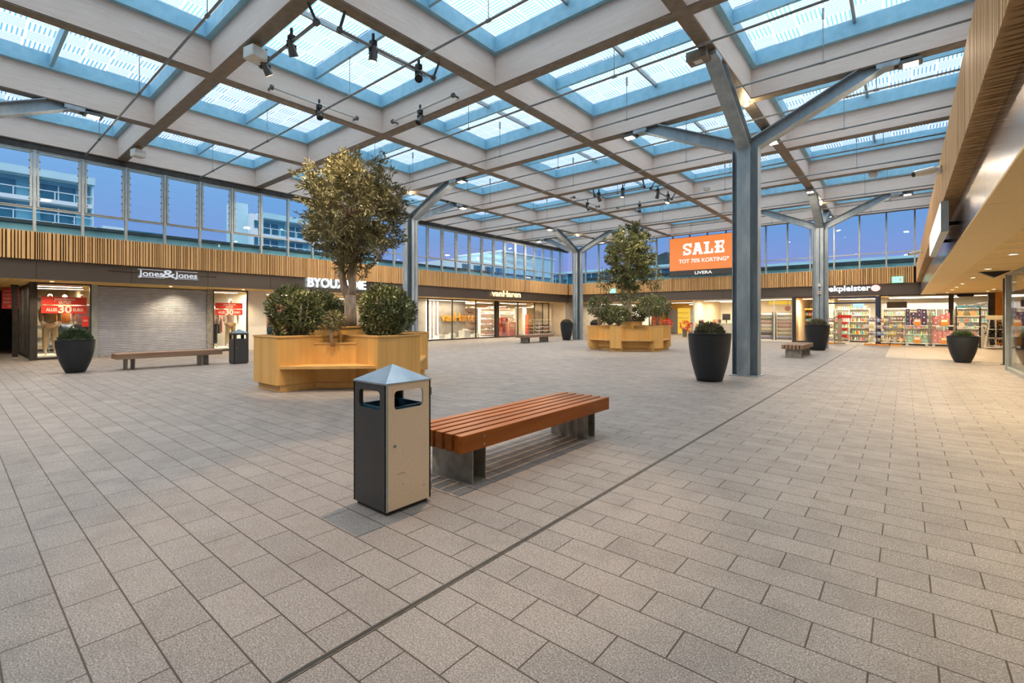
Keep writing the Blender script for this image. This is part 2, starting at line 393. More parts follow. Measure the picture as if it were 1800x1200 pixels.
# skylights, one per bay
def skylight(x0, x1, y0, y1, master=None):
    cx, cyy = (x0 + x1) / 2, (y0 + y1) / 2; hx, hy = (x1 - x0) / 2 - .15, (y1 - y0) / 2 - .15; t = .13
    r = sempty('skylight', (cx, cyy, 0))
    z0, z1 = 7.6, 7.97
    f = B((-hx, hx, -hy, -hy + t, z0, z1), (-hx, hx, hy - t, hy, z0, z1), (-hx, -hx + t, -hy + t, hy - t, z0, z1), (hx - t, hx, -hy + t, hy - t, z0, z1))
    f.build('upstand', M['blue_lit_frame'], r)
    B((-hx + t, hx - t, -.035, .035, 7.66, 8.0)).build('centre_rail', M['blue_lit_frame'], r)
    B((-.028, .028, -hy + t, -.035, 7.86, 7.99), (-.028, .028, .035, hy - t, 7.86, 7.99)).build('glazing_bar', M['alu_frame'], r)
    for sy in (-1, 1):
        for sx in (-1, 1):
            xa, xb = sorted((sx * .028, sx * (hx - t))); ya, yb = sorted((sy * .035, sy * (hy - t)))
            w_, h_ = xb - xa, yb - ya
            p = MB().add([(-w_ / 2, -h_ / 2, 0), (w_ / 2, -h_ / 2, 0), (w_ / 2, h_ / 2, 0), (-w_ / 2, h_ / 2, 0)], [(0, 1, 2, 3)])
            p.build('glass', M['frit'], r, ((xa + xb) / 2, (ya + yb) / 2, 7.955))
    return r
for i in range(len(GX) - 1):
    for j in range(len(GY) - 1): skylight(GX[i], GX[i + 1], GY[j], GY[j + 1])

# slatted wood band + fascia, per wall
def slats(L0, L1, put, seed):
    r = random.Random(seed); m = MB(); p = L0
    while p < L1 - .09:
        wd = r.choice((.022, .03, .045, .06, .075)); put(m, p, p + wd); p += wd + r.choice((.024, .028, .034))
    return m
wl = B((-23.6, XF - .02, -10.5, 33.5, 2.68, 4.06)).build('wall_left', M['dark_gap']); struct(wl)
slats(-10, YS, lambda m, a, b: m.box(XS - .2, XS, a, b, 3.26, 4.12), 1).build('slat_cladding', M['slat_wood'], wl)
fp = MB(); y = -10.0
while y < YF - .1: fp.box(XF - .04, XF, y, min(y + 2.36, YF), 2.65, 3.26); y += 2.37
fp.build('fascia', M['fascia'], wl)
B((XF - .04, XS - .02, -10, YS, 4.08, 4.115)).build('cap', M['dark_frame'], wl)
wf = B((-23.6, 8, YF + .02, YF + 2.8, 2.68, 4.06)).build('wall_back', M['dark_gap']); struct(wf)
slats(XS, XR, lambda m, a, b: m.box(a, b, YS, YS + .2, 3.26, 4.12), 2).build('slat_cladding', M['slat_wood'], wf)
fp = MB(); x = XF
while x < .68: fp.box(x, min(x + 2.36, .68), YF, YF + .04, 2.65, 3.26); x += 2.37
fp.build('fascia', M['fascia'], wf)
B((XS, XR, YS + .02, YF + .04, 4.08, 4.115)).build('cap', M['dark_frame'], wf)
wr = B((.72, 2.2, -10.5, 33.5, 2.70, 4.06)).build('wall_right', M['dark_gap']); struct(wr)
slats(-10, YS, lambda m, a, b: m.box(XR, XR + .2, a, b, 3.26, 4.12), 3).build('slat_cladding', M['slat_wood'], wr)
fp = MB(); y = -10.0
while y < YF - .1: fp.box(.64, .68, y, min(y + 2.4, YF), 2.655, 3.26); y += 2.41
fp.build('fascia', noisy('polished_fascia', (.36, .35, .36), (.42, .41, .42), 30, .2, .9), wr)
fp = MB(); y = -9.9
while y < YF - .1: fp.box(.64, 1.2, y, min(y + 2.4, YF), 2.63, 2.655); y += 2.41
fp.build('edge_panel', M['soffit_panel'], wr)
struct(B((1.2, 8.5, -10.5, YF + .1, 2.65, 2.8)).build('ceiling', M['ceiling_wood']))
struct(B((1.3, 1.5, -10, 32.4, 4.06, 7.7)).build('wall_right', M['grey_wall']))
struct(B((-23.6, 2.5, -10.7, -10.4, 0, 8)).build('wall_front', M['grey_wall']))
# left soffit
struct(B((-34, XF - .04, -10.5, 33.5, 2.655, 2.75)).build('ceiling', M['ceiling_wood']))
struct(B((-23.6, 9, YF + .04, 45, 2.66, 2.8)).build('ceiling', M['ceiling_wood']))

# clerestory windows
nw = [0]
def window(kind, wd, z1, zt, loc, rz):
    nw[0] += 1; r = sempty('window_%d' % nw[0], loc, rz); z0 = 4.1; q = .035
    f = B((-q, q, -.07, .07, z0, z1), (q, wd - q, -.05, .05, z1 - .08, z1), (q, wd - q, -.04, .04, zt - .025, zt + .025), (q, wd - q, -.04, .04, z0, z0 + .05))
    f.build('frame', M['alu_frame'], r)
    B((q, wd - q, -.005, .005, z0 + .05, zt - .025)).build('glass', M['window_glass'], r)
    if kind == 'louvre':
        a, b_ = q + .02, wd - q - .02
        B((a, a + .05, -.07, .02, zt + .03, z1 - .09), (b_ - .05, b_, -.07, .02, zt + .03, z1 - .09), (a, b_, -.07, .02, z1 - .14, z1 - .09), (a, b_, -.07, .02, zt + .03, zt + .05)).build('sash', M['alu_frame'], r)
        n = 7; hh = (z1 - .14 - zt - .05) / n; lv = MB(); cl = MB()
        for k in range(n):
            zz = zt + .05 + k * hh
            lv.add([(a + .05, -.02, zz), (b_ - .05, -.02, zz), (b_ - .05, .0, zz + hh + .006), (a + .05, .0, zz + hh + .006)], [(0, 1, 2, 3)])
            lv.box(a + .05, b_ - .05, -.026, -.02, zz - .004, zz + .004)
            cl.box(a + .045, a + .075, -.05, -.02, zz - .018, zz + .018); cl.box(b_ - .075, b_ - .045, -.05, -.02, zz - .018, zz + .018)
        lv.build('louvre_blades', M['louvre_glass'], r); cl.build('clips', M['dark_frame'], r)
    else:
        B((q, wd - q, -.005, .005, zt + .025, z1 - .08)).build('glass', M['window_glass'], r)
    return r
WY = [-10.6 + 1.128 * k for k in range(0, 40)]
first = {}
for yv in WY:
    if yv > 31.2: break
    yc = yv + .5
    kind = 'fixed' if (8.3 < yc < 18 or yc > 27.2) else 'louvre'
    wd = min(1.128, 32.0 - yv)
    if kind in first:
        nw[0] += 1; o = dup(first[kind], (-20.95, yv, 0), PI / 2); o.name = 'window_%d' % nw[0]
    else: first[kind] = window(kind, wd, 6.72, 4.87, (-20.95, yv, 0), PI / 2)
struct(B((-21.05, -20.86, -10.6, 32.3, 6.7, ZB)).build('trim_1', M['dark_frame']))
struct(B((-21.0, -20.9, 31.2, 32.3, 6.72, 7.2)).build('trim_2', M['alu_frame']))
ff = None
for k in range(20):
    xv = .41 - 1.158 * (k + 1) + 1.158
    xv = xv - 1.158
    if xv < -21: break
    if ff is None: ff = window('fixed', 1.158, 7.2, 4.92, (xv, 32.25, 0), 0)
    else: nw[0] += 1; o = dup(ff, (xv, 32.25, 0)); o.name = 'window_%d' % nw[0]
nw[0] += 1; o = dup(ff, (.41, 32.25, 0)); o.name = 'window_%d' % nw[0]

# ================================================================== OUTSIDE
def roofpart(name, b, m): return struct(B(b).build(name, M[m]))
roofpart('roof', (-60, -21.1, -30, 60, 4.0, 4.1), 'roof_felt'); roofpart('roof', (-21, 60, 32.5, 70, 4.0, 4.1), 'roof_felt')
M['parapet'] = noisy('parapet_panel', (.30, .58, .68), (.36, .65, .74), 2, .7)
p = roofpart('parapet', (-24.1, -23.9, -12, 34, 4.1, 4.78), 'parapet'); B((-24.2, -23.8, -12, 34, 4.78, 4.90)).build('coping', M['roof_felt'], p)
p = roofpart('parapet', (-21, 20, 35.0, 35.2, 4.1, 4.6), 'parapet'); B((-21, 20, 34.9, 35.3, 4.6, 4.82)).build('coping', M['roof_felt'], p)
struct(B((-140, 140, -60, 160, -.6, -.25)).build('ground_outside', M['roof_felt']))
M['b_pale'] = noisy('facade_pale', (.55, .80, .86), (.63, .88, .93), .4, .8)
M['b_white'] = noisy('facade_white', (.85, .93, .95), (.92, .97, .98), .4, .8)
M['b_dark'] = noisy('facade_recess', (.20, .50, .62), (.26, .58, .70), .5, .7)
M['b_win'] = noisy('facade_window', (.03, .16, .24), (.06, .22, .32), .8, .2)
def apartment(label, X, y0, y1, floors, top, zfh=2.75, bays=5, depth=10, pent=None, end=None):
    """slab block whose balconies face +X"""
    t = thing('apartment_building', label, 'building', (X, y0, 0)); L = y1 - y0
    B((-depth, -1.4, 0, L, 0, top)).build('wall', M['b_dark'], t)
    B((-depth - .2, .2, -.2, L + .2, top, top + .9)).build('roof', M['b_pale'], t)
    for k in range(floors):
        z = top - zfh * (k + 1)
        fl = B((-1.4, 0, 0, L, z - .25, z + .22)).build('balcony', M['b_white'], t)
        rl = MB(); rl.box(-.08, 0, 0, L, z + 1.15, z + 1.25)
        n = bays * 3
        for i in range(n + 1): rl.box(-.08, 0, L * i / n - .05, L * i / n + .05, z + .2, z + 1.2)
        rl.build('railing', M['b_white'], fl)
        for i in range(bays):
            ya = L * (i + .12) / bays; yb = L * (i + .72) / bays
            wdw = B((-1.42, -1.3, ya, yb, z + .3, z + 2.2)).build('window', M['b_win'], t)
            B((-1.3, -1.26, (ya + yb) / 2 - .06, (ya + yb) / 2 + .06, z + .3, z + 2.2)).build('glazing_bar', M['b_white'], wdw)
    for i in range(bays + 1):
        B((-1.4, -.1, L * i / bays - .1, L * i / bays + .1, top - zfh * floors, top)).build('party_wall', M['b_pale'], t)
    if pent: B((-depth + 1, -2, pent[0], pent[1], top + .9, top + pent[2])).build('lift_tower', M['b_pale'], t)
    return t
apartment('long balcony apartment block with small lift tower seen through clerestory behind fashion shop', -80, -30, 12.2, 6, 18.4, bays=8, pent=(6.5, 12, 3.2))
apt = apartment('white apartment tower with balconies seen through clerestory beside the near tree crown', -80, 33, 54, 6, 17.6, bays=5, depth=5, pent=None)
e_ = B((-3, .3, -1.9, 0, 0, 18.0)).build('end_wall', M['b_white'], apt)
B((-4, -.8, -3.9, -1.9, 0, 19.6)).build('lift_tower', M['b_pale'], apt)
for k in range(5):
    B((.3, .36, -1.4, -.8, 5 + k * 2.7, 6.2 + k * 2.7)).build('pane', M['b_win'], e_)
t = thing('office_tower', 'dark glazed office block with pale edge peeping over the roof parapet', 'building', (-80, 13, 0))
B((-8, 0, .2, 2.6, 0, 13.4)).build('stair_wall', M['b_white'], t)
g_ = B((-8, -.1, 2.6, 6.9, 0, 13.2)).build('glazed_wall', M['b_win'], t)
for k in range(5): B((-.1, -.03, 2.6, 6.9, 12.9 - 1.6 * k, 13.05 - 1.6 * k)).build('glazing_bar', M['b_pale'], g_)
for k in range(3): B((-.1, -.03, 3.9 + k * 1.3, 4.0 + k * 1.3, 4, 13)).build('glazing_bar', M['b_pale'], g_)
t = thing('warehouse', 'pale block-shaped rooftop building outside the far left clerestory windows', 'building', (-60, 60, 0))
B((-12, 0, 9, 27, 0, 14.2)).build('wall', M['b_pale'], t); B((-12.2, .2, 8.8, 27.2, 14.2, 14.5)).build('roof', M['b_white'], t)
B((-10, 1, -4, 9, 0, 11.6)).build('annex_wall', M['b_white'], t)
for k in range(4): B((1, 1.1, -2.6 + k * 2.9, -.6 + k * 2.9, 8.2, 10.8)).build('window', M['b_win'], t)
t = thing('red_shop_building', 'red building with large white capitals on its wall beyond the clerestory', 'building', (-66, 43, 0))
B((-6, 0, 0, 9.5, 0, 9.6)).build('wall', noisy('red_facade', (.42, .06, .07), (.5, .09, .1), .6, .7), t)
o = text_mesh('lettering', 'HEMA', 2.6, M['b_white'], 'left', (.03, 1.0, 6.1), .05, .05, 7.2, t)
o = thing('dark_glass_building', 'dark glazed roof structures seen through clerestory left of the orange screen', 'building', (-36, 52, 0))
B((0, 16, 0, 8, 4, 7.1)).build('wall', M['b_win'], o); B((-.5, 16.5, -.5, 8.5, 7.1, 7.4)).build('roof', M['b_pale'], o)
m_ = MB(); m_.prism([(0, 7.4), (6, 9.0), (6.5, 7.4)], 0, 6, Matrix(((1, 0, 0, 9), (0, 0, 1, 1), (0, 1, 0, 0), (0, 0, 0, 1)))); m_.build('pitched_roof', M['roof_felt'], o)
for k in range(9): B((.3 + k * 1.8, .42 + k * 1.8, -.06, 0, 4.6, 7.0)).build('mullion', M['b_pale'], o)
o = thing('low_roof_building', 'long low dark roofline beyond the parapet outside the back clerestory', 'building', (-12, 60, 0))
B((0, 50, 0, 8, 4, 7.1)).build('wall', M['b_win'], o); B((-.3, 50.3, -.3, 8.3, 7.1, 7.5)).build('roof', M['b_pale'], o)

# ================================================================== COLUMNS
def column(x, y, label):
    t = thing('steel_column', label, 'column', (x, y, 0)); R, F, T = .30, .15, .018
    m = MB()
    m.box(-R, R, -.012, .012, 0, 5.75); m.box(-.012, .012, -R, R, 0, 5.75)
    for s in (-1, 1): m.box(s * R - (T if s > 0 else 0), s * R + (T if s < 0 else 0), -F, F, 0, 5.68); m.box(-F, F, s * R - (T if s > 0 else 0), s * R + (T if s < 0 else 0), 0, 5.68)
    m.box(-.33, .33, -.33, .33, 0, .015)
    m.build('post', M['steel'], t)
    for k in range(4):
        a = k * PI / 2; Rt = Matrix.Rotation(a, 4, 'Z'); m = MB()
        P0 = Vector((R - .01, 0, 5.66)); P1 = Vector((2.75, 0, 6.80)); d_ = (P1 - P0).normalized(); n_ = Vector((-d_.z, 0, d_.x))
        Q0 = Vector((.02, 0, 5.84)); Q1 = Q0 + d_ * ((6.88 - Q0.z) / d_.z)
        def fl(a_, b_):
            mm = MB(); mm.bar(a_, b_, 2 * F, T); m.add([Rt @ Vector(q) for q in mm.v], mm.f)
        fl(P0, P1); fl(Q0, Q1)
        m.prism([(0, 5.6), (R, 5.66), (2.75, 6.80), (2.9, 6.88), (Q1.x, 6.88), (0, 5.84)], -.01, .01, Rt @ Matrix(((1, 0, 0, 0), (0, 0, 1, 0), (0, 1, 0, 0), (0, 0, 0, 1))))
        mm = MB(); mm.box(2.6, 3.0, -F, F, 6.78, 6.875); m.add([Rt @ Vector(q) for q in mm.v], mm.f)
        m.build('arm', M['steel'], t)
    return t
COLS = [(-3.07, 12.95, 'foremost galvanised steel tree column, right of the dark flared pot', 'foremost column'),
        (-3.07, 26.6, 'slim steel tree column in front of the drugstore entrance', 'drugstore column'),
        (-16.5, 12.95, 'steel tree column partly hidden behind the near leafy tree', 'column behind near tree'),
        (-16.5, 26.6, 'steel tree column standing near the shoe shop corner', 'shoe shop column'),
        (-16.5, -.65, 'steel column whose single arm enters above the fashion shop windows', 'fashion shop column'), (-3.07, -5.05, 'steel tree column behind the camera', 'rear column')]
c0 = column(*COLS[0][:3])
for x, y, l, _ in COLS[1:5]: dup(c0, (x, y, 0), None, l)

# floodlights at the arm tips
def floodlight(x, y, z, rz, label):
    t = thing('floodlight', label, 'floodlight', (x, y, z), rz, 'floodlights at the column arms')
    B((-.05, .34, -.15, .15, -.13, -.05)).build('housing', M['lamp_body'], t, bevel=.015)
    B((.03, .27, -.11, .11, -.138, -.128)).build('lens', M['lamp_warm'], t)
    B((-.12, -.05, -.06, .06, -.12, .02), (-.12, .1, -.02, .02, -.03, .0)).build('bracket', M['black'], t)
    light('AREA', (.15, 0, -.15), FLOOD_W, (1, .80, .60), .24, parent=t, size_y=.2)
    return t
dirs = [(1, 0, 0, 'toward the right canopy'), (0, 1, PI / 2, 'toward the back wall'), (-1, 0, PI, 'toward the left shops'), (0, -1, -PI / 2, 'toward the viewer')]
for x, y, _, nm in COLS[:5]:
    for dx, dy, rz, dn in dirs:
        if nm == 'fashion shop column' and dx == 0 and dy < 0: continue
        if nm == 'foremost column' and dy < 0: continue
        floodlight(x + dx * 3.02, y + dy * 3.02, 6.88, rz, 'floodlight at tip of %s arm reaching %s' % (nm, dn))
for x, y, _, nm in COLS[:4]:
    t = thing('node_lamp', 'small warm lamp under the roof node of the %s' % nm, 'lamp', (x, y, 6.88)); MB().lathe([(.0, -.10), (.05, -.09), (.06, -.04), (.05, 0), (0, 0)], seg=12).build('bulb', M['lamp_down'], t); B((-.07, .07, -.07, .07, -.015, .0)).build('base', M['pipe'], t)
    light('POINT', (0, 0, -.16), 14, (1, .74, .40), .06, parent=t)
floodlight(-3.07, -4.0, 6.88, -PI / 2, 'floodlight under the beam above the camera')
floodlight(-9.0, -.6, 6.88, -PI / 2, 'floodlight under the beam left of the camera')

# sprinkler pipes with hangers
ORD = ('first', 'second', 'third', 'fourth', 'fifth', 'sixth', 'seventh', 'eighth', 'ninth', 'tenth', 'eleventh', 'twelfth', 'thirteenth')
PY = [-.4, 2.95, 6.2, 9.4, 11.65, 13.85, 16.1, 18.35, 20.6, 22.9, 25.2, 27.4, 29.6]
for k, y in enumerate(PY):
    xr = 1.25
    t = thing('sprinkler_pipe', 'thin grey sprinkler pipe under the timber roof, %s counted from the viewer' % ORD[k], 'pipe', (-20.85, y, 6.74), 0, 'sprinkler pipes under the roof')
    pm = MB(); pm.tube([(0, 0, 0), (xr + 20.85, 0, 0)], .024, 8)
    pm.build('pipe', M['pipe'], t, smooth=True)
    for j, gx in enumerate((-18.9, -14.4, -9.9, -5.4, -1.0)):
        h_ = MB(); xx = gx + 20.85 + (.5 if k % 2 else -.3)
        h_.tube([(xx, 0, .0), (xx, 0, 1.0)], .009, 6); h_.tube([(xx - .05, 0, 0), (xx + .05, 0, 0)], .036, 8); h_.box(xx - .02, xx + .02, -.02, .02, .9, 1.12)
        h_.build('hanger', M['pipe'], t)

# ================================================================== BENCHES, BINS, POTS
def bench(name_label, x0, x1, y0, y1, z0, z1, wm, legs, group='slatted wooden benches'):
    cx, cyy = (x0 + x1) / 2, (y0 + y1) / 2
    t = thing('bench', name_label, 'bench', (cx, cyy, 0), 0, None)
    n = 6; gap = .03; pitch = (x1 - x0 + gap) / n
    for i in range(n):
        a = x0 - cx + i * pitch
        s = B((a, a + pitch - gap, y0 - cyy, y1 - cyy, z0, z1)).build('slat', M[wm], t, bevel=.006)
        if i == n - 1:
            for yy in (legs[0] + .085, legs[1] + .085):
                for zz in (z0 + .035, z1 - .045):
                    MB().tube([(a + pitch - gap, yy - cyy, zz), (a + pitch - gap + .004, yy - cyy, zz)], .011, 8).build('bolt', M['steel_flat'], s)
    for ly in legs:
        a, b_ = ly - cyy, ly + .17 - cyy; X0, X1 = x0 + .10 - cx, x1 - .06 - cx
        B((X0, X1, a, a + .01, 0, z0), (X0, X1, b_ - .01, b_, 0, z0), (X0, X1, a + .01, b_ - .01, 0, .01), (X0, X1, a + .01, b_ - .01, z0 - .01, z0)).build('leg', M['steel_flat'], t)
    for k in range(5):
        a = x0 - cx + (k + 1) * pitch - gap
        B((a, a + gap, legs[0] + .05 - cyy, legs[0] + .12 - cyy, z0 + .02, z0 + .10), (a, a + gap, legs[1] + .05 - cyy, legs[1] + .12 - cyy, z0 + .02, z0 + .10)).build('spacer', M['dark_frame'], t)
    return t
bench('red-brown slatted wooden bench on steel feet beside the near litter bin', -3.52, -2.83, 2.75, 5.30, .31, .46, 'bench_wood', (2.94, 4.88))
bench('long weathered bench in front of the grey roller shutter', -17.0, -16.35, 2.98, 5.55, .31, .46, 'bench_weathered', (3.22, 5.02))
bench('weathered bench in front of the shoe shop windows', -17.0, -16.3, 20.7, 23.6, .31, .46, 'bench_weathered', (21.1, 22.9))
bench('small grey-brown bench between the foremost column and the drugstore column', -3.45, -2.78, 19.5, 22.0, .31, .46, 'bench_weathered', (19.65, 21.5))

def litter_bin(label, x, y, door_mat):
    t = thing('litter_bin', label, 'bin', (x, y, 0)); a = .21
    z0, z1, sb, st = .03, .955, .765, .905
    def panel(nm, axis, s, m_):
        """a side with a rounded slot near its top"""
        n = 6; r = .03; hw = .135
        hole = []
        for cxx, cz, a0 in ((hw - r, st - r, 0), (-hw + r, st - r, 90), (-hw + r, sb + r, 180), (hw - r, sb + r, 270)):
            for k in range(n + 1):
                an = math.radians(a0 + 90 * k / n); hole.append((cxx + r * math.cos(an), cz + r * math.sin(an)))
        out = []
        for px, pz in hole:
            # radial match on the outer rectangle
            cxm, czm = 0, (sb + st) / 2; dx, dz = px - cxm, pz - czm
            k = min((a / abs(dx)) if abs(dx) > 1e-6 else 9e9, ((z1 - czm) / dz) if dz > 1e-6 else 9e9, ((z0 - czm) / dz) if dz < -1e-6 else 9e9)
            out.append((dx * k, czm + dz * k))
        # snap the corner samples
        for q in ((a, z1), (-a, z1), (-a, z0), (a, z0)):
            i = min(range(len(out)), key=lambda j: (out[j][0] - q[0]) ** 2 + (out[j][1] - q[1]) ** 2)
            if q[1] == z1: out[i] = q
        # bottom corners: choose samples bracketing
        m = MB(); N = len(hole)
        for th, o in ((0, 0), (.012, 0)):
            pass
        def P(u, z, d_): return (u, s * (a - d_), z) if axis == 'y' else (s * (a - d_), u, z)
        vs = [P(u, z, 0) for u, z in hole] + [P(u, z, 0) for u, z in out] + [P(u, z, .014) for u, z in hole] + [P(u, z, .014) for u, z in out]
        fs = []
        for i in range(N):
            j = (i + 1) % N
            fs += [(i, j, N + j, N + i), (2 * N + j, 2 * N + i, 3 * N + i, 3 * N + j), (j, i, 2 * N + i, 2 * N + j), (N + i, N + j, 3 * N + j, 3 * N + i)]
        m.add(vs, fs); return m
    # rectangular ring panels: slot cut from four strips plus rounded corner fillets
    def side(axis, s, m_, nm):
        m = MB(); hw = .135; r = .03; T = .014
        def bx(u0, u1, q0, q1):
            lo, hi = sorted((s * a, s * (a - T)))
            m.box(u0, u1, lo, hi, q0, q1) if axis == 'y' else m.box(lo, hi, u0, u1, q0, q1)
        bx(-a, a, z0, sb); bx(-a, a, st, z1); bx(-a, -hw, sb, st); bx(hw, a, sb, st)
        for cu, cz, du, dz in ((hw, st, -1, -1), (-hw, st, 1, -1), (-hw, sb, 1, 1), (hw, sb, -1, 1)):
            poly = [(cu, cz)]
            for k in range(6):
                an = PI / 2 * k / 5; poly.append((cu + du * r * (1 - math.cos(an)) if True else 0, cz + dz * r * (1 - math.sin(an))))
            lo, hi = sorted((s * a, s * (a - T)))
            Mx = Matrix(((1, 0, 0, 0), (0, 0, 1, 0), (0, 1, 0, 0), (0, 0, 0, 1))) if axis == 'y' else Matrix(((0, 0, 1, 0), (1, 0, 0, 0), (0, 1, 0, 0), (0, 0, 0, 1)))
            m.prism(poly, lo + .0002, hi - .0002, Mx)
        return m.build(nm, M[m_], t)
    side('y', -1, 'anthracite', 'side_panel'); side('y', 1, 'anthracite', 'side_panel'); side('x', -1, 'anthracite', 'side_panel')
    dr = side('x', 1, door_mat, 'door')
    m = MB(); m.tube([(a, -.135, .50), (a + .008, -.135, .50)], .012, 14); lk = m.build('lock', M['steel'], dr); MB().tube([(a + .008, -.135, .50), (a + .0086, -.135, .50)], .006, 10).build('keyhole', M['black'], lk)
    if door_mat == 'bin_door':
        B((a, a + .004, -a, -a + .018, z0, z1)).build('edge_strip', M['alu_frame'], dr)
        B((a, a + .0006, -.11, -.04, .285, .288), (a, a + .0006, -.07, -.045, .20, .2015), (a, a + .0006, .13, .16, .14, .143)).build('scratch', M['black'], dr)
        B((a - .01, a + .008, a - .004, a + .006, .84, .90), (a - .01, a + .008, a - .004, a + .006, .1, .16)).build('hinge', M['steel_flat'], dr)
    B((-a + .02, a - .02, -a + .02, a - .02, .0, .03)).build('foot', M['black'], t)
    B((-.18, .18, -.18, -.165, .2, .78), (-.18, .18, .165, .18, .2, .78), (-.18, -.165, -.165, .165, .2, .78), (.165, .18, -.165, .165, .2, .78), (-.165, .165, -.165, .165, .2, .5)).build('liner', noisy('liner_blue', (.01, .06, .12), (.02, .10, .17), 5, .3), t)
    m = MB(); b_ = a + .004
    m.add([(-b_, -b_, z1), (b_, -b_, z1), (b_, b_, z1), (-b_, b_, z1), (-b_, -b_, z1 + .012), (b_, -b_, z1 + .012), (b_, b_, z1 + .012), (-b_, b_, z1 + .012), (0, 0, 1.085)],
          [(3, 2, 1, 0), (0, 1, 5, 4), (1, 2, 6, 5), (2, 3, 7, 6), (3, 0, 4, 7), (4, 5, 8), (5, 6, 8), (6, 7, 8), (7, 4, 8)])
    m.build('lid', M['bin_lid'], t)
    return t
litter_bin('near square litter bin with tan door and grey pyramid lid', -3.105, 2.26, 'bin_door')
litter_bin('far anthracite litter bin between the grey shutter and the oak planter', -16.25, 5.98, 'anthracite')

def potted(label, x, y, h, r_top, r_bot, kind, plant_h, rw):
    t = thing('potted_shrub', label, 'planter', (x, y, 0))
    prof = [(0, 0)]; n = 14
    for k in range(n + 1):
        s = k / n; q = r_bot + (r_top - r_bot) * (1 - (1 - s) ** (2.1 if kind == 'bowl' else 1.9)); prof.append((q, h * s))
    prof += [(r_top + .012, h), (r_top + .012, h - .0), (r_top - .02, h + .004), (r_top - .05, h - .04), (r_top - .06, h - .10)]
    MB().lathe(prof, seg=40).build('pot', M['pot'], t, smooth=True)
    MB().lathe([(0, h - .07), (r_top - .06, h - .09)], seg=32).build('soil', M['soil'], t)
    N = 2600; th = rng.uniform(0, 2 * PI, N); rr = rw * np.sqrt(rng.uniform(0, 1, N)); zz = h - .06 + (plant_h + .06) * np.sqrt(np.clip(1 - (rr / rw) ** 2, 0, 1)) * rng.uniform(.45, 1.08, N)
    P = np.stack([rr * np.cos(th), rr * np.sin(th), zz], 1); D = np.stack([np.cos(th) * .5, np.sin(th) * .5, np.ones(N)], 1)
    foliage('foliage', P, D, .09, .018, M['leaf_box' if kind == 'bowl' else 'leaf_heather'], t, .4)
    return t
potted('dark flared planter pot with clipped shrub in front of fashion shop window', -16.85, 2.22, .87, .40, .19, 'bowl', .24, .32)
potted('large dark planter pot at the foot of the foremost steel column', -3.45, 11.25, 1.09, .46, .27, 'tall', .20, .30)
potted('dark planter pot before the slim drugstore column', -3.0, 24.9, 1.12, .48, .30, 'tall', .22, .36)
potted('dark flared planter pot on the right under the wooden canopy', 1.44, 21.0, .86, .385, .19, 'bowl', .10, .24)
potted('small dark planter pot near the shoe shop entrance column', -16.75, 25.65, 1.12, .41, .24, 'tall', .16, .32)
potted('dark planter pot half hidden behind the shoe shop column', -15.3, 26.9, 1.12, .38, .24, 'tall', .14, .32)

